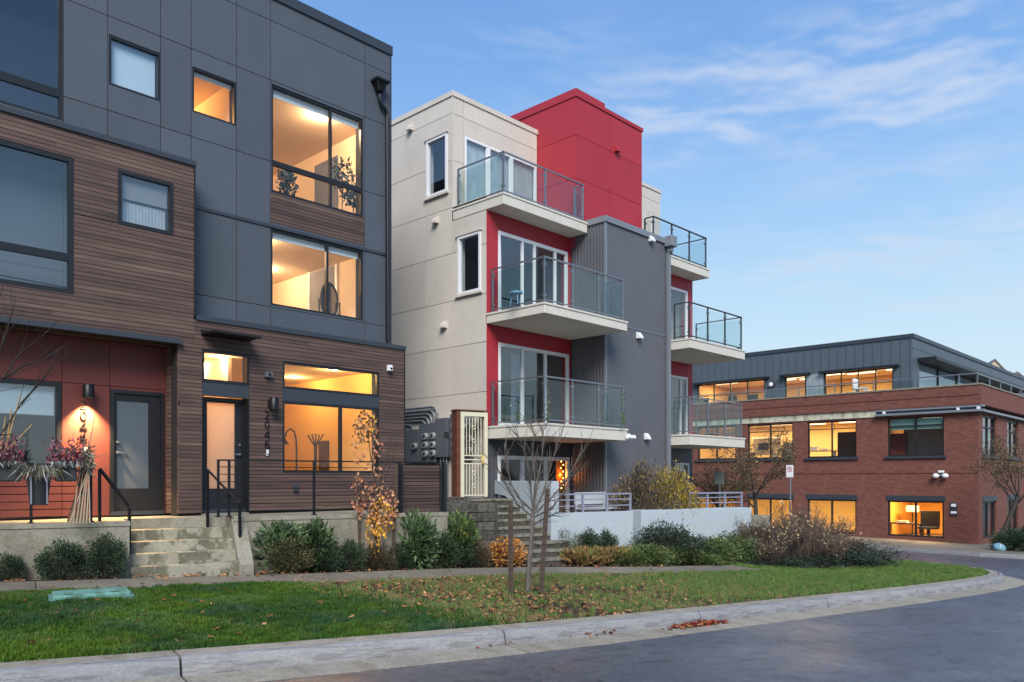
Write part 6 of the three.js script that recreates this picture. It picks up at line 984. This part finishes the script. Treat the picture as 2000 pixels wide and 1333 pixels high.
{ // parked car partly seen at the far right, behind a shrub
  const x = 43.5, z = -6.9, y = gy(x, z) - .02, t = thing('parked_car', 'dark hatchback parked beside the brick building', 'car', null, V(x, y, z)), paint = phy('#2c343c', { roughness: .3, metalness: .4, clearcoat: .7 });
  const body = new THREE.Shape(); body.moveTo(-2, .32); body.lineTo(2, .32); body.lineTo(2.02, .62); body.quadraticCurveTo(1.98, .78, 1.75, .84); body.lineTo(.95, .92); body.lineTo(-1.9, .94); body.quadraticCurveTo(-2.05, .8, -2, .32);
  const cab = new THREE.Shape(); cab.moveTo(-1.85, .94); cab.lineTo(1.0, .92); cab.quadraticCurveTo(.5, 1.36, .1, 1.42); cab.lineTo(-1.1, 1.44); cab.quadraticCurveTo(-1.6, 1.4, -1.85, .94);
  const pl = (g, w) => g.translate(0, 0, -w / 2).translate(x, y, z);
  mesh('body', pl(new THREE.ExtrudeGeometry(body, { depth: 1.66, bevelEnabled: true, bevelSize: .05, bevelThickness: .06, bevelSegments: 3 }), 1.66), paint, t);
  mesh('cabin', pl(new THREE.ExtrudeGeometry(cab, { depth: 1.36, bevelEnabled: true, bevelSize: .04, bevelThickness: .1, bevelSegments: 3 }), 1.36), phy('#1a2026', { roughness: .08, clearcoat: 1 }), t);
  mesh('roof', bev(x - 1.25, x + .15, y + 1.42, y + 1.5, z - .66, z + .66, .035), paint, t);
  for (const [dx, dz] of [[-1.25, .84], [1.25, .84], [-1.25, -.84], [1.25, -.84]]) { const w = mesh('wheel', new THREE.TorusGeometry(.24, .09, 10, 26).translate(x + dx, y + .33, z + dz), M.bin, t), r = new THREE.Mesh(new THREE.CylinderGeometry(.17, .17, .12, 18).rotateX(Math.PI / 2).translate(x + dx, y + .33, z + dz), M.steel); r.name = 'rim'; w.add(r); }
  for (const s of [-1, 1]) mesh('headlight', bev(x - 2.06, x - 1.98, y + .62, y + .76, z + s * .62 - .16, z + s * .62 + .16, .03), M.white, t);
  const k = kinds.box, v = shrubProto.box0 ?? shrubProto.box1, add = (px, xx, w, h, label) => { const zz = facX(xx).u(px), g = thing('shrub', label, 'shrub', 'shrubs on the far pavement', V(xx, gy(xx, zz) - .03, zz)); const m = new THREE.Mesh(v.leaves, M.leaf); m.name = 'foliage'; m.scale.set(w, h, w); g.add(m); const q = new THREE.Mesh(v.stems, stemMat); q.name = 'stems'; q.scale.set(w, h, w); g.add(q); };
  add(1975, 36.5, 1.3, 1.0, 'round green shrub on the far pavement by the brick building'); add(2004, 36.8, 1.3, 1.1, 'round green shrub on the far pavement by the brick building');
  const p = V(35.8, 0, facX(35.8).u(1952)); p.y = gy(p.x, p.z) - .02; const bg = thing('tarpaulin_bundle', 'pale blue bundle lying beside the shrubs on the far pavement', 'bundle', null, p), R = rng(3), sg = new THREE.IcosahedronGeometry(.2, 3); const a = sg.attributes.position; for (let i = 0; i < a.count; i++) { const q = V(a.getX(i), a.getY(i), a.getZ(i)), kk = 1 + .6 * (vnoise(q.x * 6 + 20, q.y * 6 + q.z * 5 + 20, 64, 64, 3) - .5); a.setXYZ(i, q.x * kk * 1.2, Math.max(-.2, q.y * kk * .8), q.z * kk); } sg.computeVertexNormals(); mesh('bundle', sg.translate(p.x, p.y + .13, p.z), std('#5f8796', { roughness: .8 }), bg); mesh('tie', new THREE.TorusGeometry(.19, .014, 6, 20).rotateY(.6).scale(1, .8, 1).translate(p.x, p.y + .14, p.z), M.white, bg);
}
{ // overhead wires behind the viewer, mirrored in the upper panes of the townhouse
  const t = thing('overhead_wires', 'thin black overhead wires mirrored in the dark townhouse panes', 'wires', null, V(...[ws(0, -3)].map(([x, z]) => [x, 8, z])[0]));
  for (const [n, y, sag] of [[-3, 9.2, .5], [-3.2, 8.1, .6], [-4.5, 10.6, .4]]) { const pts = []; for (let i = 0; i <= 16; i++) { const s = lerp(-30, 26, i / 16), k = (i / 8 - 1), [x, z] = ws(s, n); pts.push(V(x, y - sag * (1 - k * k) + .01 * s, z)); } mesh('wire', limb(pts, .02, .02, 5), M.dark, t); }
}
// ================================================================ GRASS AND FALLEN LEAVES
const lawnEdge = (s, n) => { const e = lerp(4.1, 3.2, clamp((n - 7.6) / 4)) + (fbm(n * .11 + .3, .5, 8, 8, 3, 5) - .5) * .7; return s - e; };      // left of this the lawn is dense
{
  const blade = (seed, nb, h, sp) => { const R = rng(seed), P = [], N = []; for (let i = 0; i < nb; i++) { const a = R() * 6.283, r = Math.sqrt(R()) * sp, x = Math.cos(a) * r, z = Math.sin(a) * r, b = R() * 6.283, w = .0026 + R() * .002, H = h * (.55 + R() * .55), lx = (R() - .5) * H * .9, lz = (R() - .5) * H * .9, cx = Math.cos(b) * w, cz = Math.sin(b) * w; P.push(x - cx, 0, z - cz, x + cx, 0, z + cz, x + lx * .4 + cx * .7, H * .6, z + lz * .4 + cz * .7, x - cx, 0, z - cz, x + lx * .4 + cx * .7, H * .6, z + lz * .4 + cz * .7, x + lx * .4 - cx * .7, H * .6, z + lz * .4 - cz * .7, x + lx * .4 - cx * .7, H * .6, z + lz * .4 - cz * .7, x + lx * .4 + cx * .7, H * .6, z + lz * .4 + cz * .7, x + lx, H, z + lz); } const g = new THREE.BufferGeometry(); g.setAttribute('position', new THREE.Float32BufferAttribute(P, 3)); g.computeVertexNormals(); return g; };
  const gm = phy('#ffffff', { roughness: .85, specularIntensity: .25, side: THREE.DoubleSide });
  const field = (name, label, spots, geo, colour) => { const im = new THREE.InstancedMesh(geo, gm, spots.length), m4 = new THREE.Matrix4(), q = new THREE.Quaternion(), c = new THREE.Color(), R = rng(spots.length); spots.forEach(([s, n], i) => { const [x, z] = ws(s, n), k = .75 + R() * .6; q.setFromAxisAngle(V(0, 1, 0), R() * 6.283); { const hh = k * (.6 + .9 * sstep(.3, .7, fbm(s * .25 + 3, n * .25 + 3, 32, 32, 3, 87))); m4.compose(V(x, gs(s) + .002, z), q, V(k, hh, k)); } im.setMatrixAt(i, m4); const col = colour(R, s, n); c.setRGB(col[0], col[1], col[2]); im.setColorAt(i, c); }); im.name = numbered(name); im.castShadow = im.receiveShadow = true; im.userData = { kind: 'stuff', label, category: 'grass' }; scene.add(im); };
  const R = rng(101), lush = [], thin = [];
  const okay = (s, n) => n > kerbN(s) + .02 && n < nearN(s) - .01 && s < 21;
  const lid = st(onG(180, 1176).x, onG(180, 1176).z), clear = (s, n) => !(Math.abs(s - lid[0]) < .47 && n > lid[1] - .08 && n < lid[1] + .55);
  for (let i = 0; i < 135000; i++) { const s = -5.1 + R() * 10.5, n = 7.3 + R() * 5.3; if (okay(s, n) && lawnEdge(s, n) < (R() + R() - 1) * .8 && clear(s, n)) lush.push([s, n]); }
  for (let i = 0; i < 120000; i++) { const s = 2.4 + R() * 18.6, n = 7.5 + R() * 6.4; const far = s > 14 ? 13.9 : nearN(s); if (!(n > kerbN(s) + .02 && n < far - .01) || lawnEdge(s, n) < (R() + R() - 1) * .8) continue; const dens = lerp(.18, 1, sstep(7, 12, s + (n - 9) * -.3)) * (.35 + sstep(.42, .6, fbm(s * .05 + .2, n * .05, 16, 16, 4, 77)) * .8); if (R() < dens) thin.push([s, n]); }
  const patch = (s, n, k) => fbm(s * .06 + 2, n * .06 + 2, 16, 16, 4, k);
  field('lawn_grass', 'dense green lawn between the kerb and the pavement', lush, blade(1, 10, .043, .036), (r, s, n) => { const t = sstep(.34, .66, patch(s, n, 31)), q = sstep(.4, .7, patch(s * 3, n * 3, 35)), k = .65 + r() * .7; return r() < lerp(.03, .16, sstep(.55, .75, patch(s * 1.7 + 4, n * 1.7, 39))) ? [.13 * k, .12 * k, .05 * k] : [lerp(.03, .066, t) * k, lerp(.075, .128, t) * k, lerp(.014, .034, q) * k]; });
  field('patchy_grass', 'thin patchy grass and clover on the worn verge', thin, blade(2, 9, .045, .045), (r, s, n) => { const t = patch(s, n, 41), k = .75 + r() * .6, dry = r() < lerp(.36, .05, sstep(8, 13, s)); return dry ? [.2 * k, .155 * k, .08 * k] : [lerp(.075, .115, t) * k, lerp(.14, .185, t) * k, .042 * k]; });
  // fallen leaves
  const lg = (() => { const lv = new Leaves(), pts = 5; lv.leaf(V(-.5, 0, 0), V(1, 0, 0), V(0, 0, 1), 1, .75, [1, 1, 1], .16); lv.leaf(V(-.2, 0, 0), V(.6, .1, .8).normalize(), V(.8, 0, -.6), .5, .3, [1, 1, 1], .1); lv.leaf(V(-.2, 0, 0), V(.6, .1, -.8).normalize(), V(.8, 0, .6), .5, .3, [1, 1, 1], .1); const g = lv.geo(); g.deleteAttribute('color'); return g; })();
  const litter = (name, label, list, cols) => { const im = new THREE.InstancedMesh(lg, gm, list.length), m4 = new THREE.Matrix4(), q = new THREE.Quaternion(), c = new THREE.Color(), r = rng(list.length + 5); list.forEach(([s, n, up, k], i) => { const [x, z] = ws(s, n); q.setFromEuler(new THREE.Euler((r() - .5) * .7, r() * 6.283, (r() - .5) * .7)); m4.compose(V(x, gs(s) + up, z), q, V(k, k, k)); im.setMatrixAt(i, m4); const cc = pick(r, cols); c.setRGB(...cc); im.setColorAt(i, c); }); im.name = numbered(name); im.castShadow = im.receiveShadow = true; im.userData = { kind: 'stuff', label, category: 'leaves' }; scene.add(im); };
  const brown = [LC(150, 100, 66), LC(122, 80, 56), LC(176, 132, 92), LC(100, 70, 52)], red = [LC(128, 48, 40), LC(150, 66, 46), LC(96, 44, 40), LC(120, 74, 54)], A = [], B = [];
  for (let i = 0; i < 60; i++) { const s = -1 + R() * 5, n = 7.6 + R() * 4.4; if (okay(s, n)) A.push([s, n, .05, .05 + R() * .06]); }
  for (let i = 0; i < 2600; i++) { const s = 3.4 + R() * 7 * (R() * .6 + .4), n = 7.8 + R() * 4.8; if (okay(s, n) && lawnEdge(s, n) > -.1) A.push([s, n, .012 + R() * .02, .03 + R() * .05]); }
  for (let i = 0; i < 700; i++) { const s = -2 + R() * 14, n = nearN(s) + 1.15 + R() * .75; A.push([s, n, .02 + R() * .02, .035 + R() * .045]); }
  for (let i = 0; i < 50; i++) { const s = R() * 12, n = nearN(s) + R() * 1.1; A.push([s, n, .032, .04 + R() * .04]); }
  litter('fallen_leaves', 'scattered brown fallen leaves on the verge, beds and pavement', A, brown);
  for (const [px, py, m, w] of [[990, 1255, 90, .28], [1040, 1250, 80, .2], [1130, 1241, 40, .2], [1375, 1219, 210, .42], [1340, 1224, 60, .3], [1440, 1198, 30, .12], [1760, 1165, 50, .8], [1200, 1236, 20, .4]]) { const b = onG(px, py, -.13), [s0, n0] = st(b.x, b.z); for (let i = 0; i < m; i++) { const g = (R() + R() + R() - 1.5) * 1.2; B.push([s0 + g * w, n0 + (R() - .5) * .14 * (1 + w) + g * w * .16, -.135 + R() * .045 * (1 - Math.abs(g) * .5), .035 + R() * .05]); } }
  litter('gutter_leaves', 'wet reddish leaf piles lying in the gutter', B, red.concat(brown.slice(0, 1)));
}
scene.traverse((o) => { if (o.isMesh) { o.castShadow = true; o.receiveShadow = true; } });
renderer.render(scene, camera);
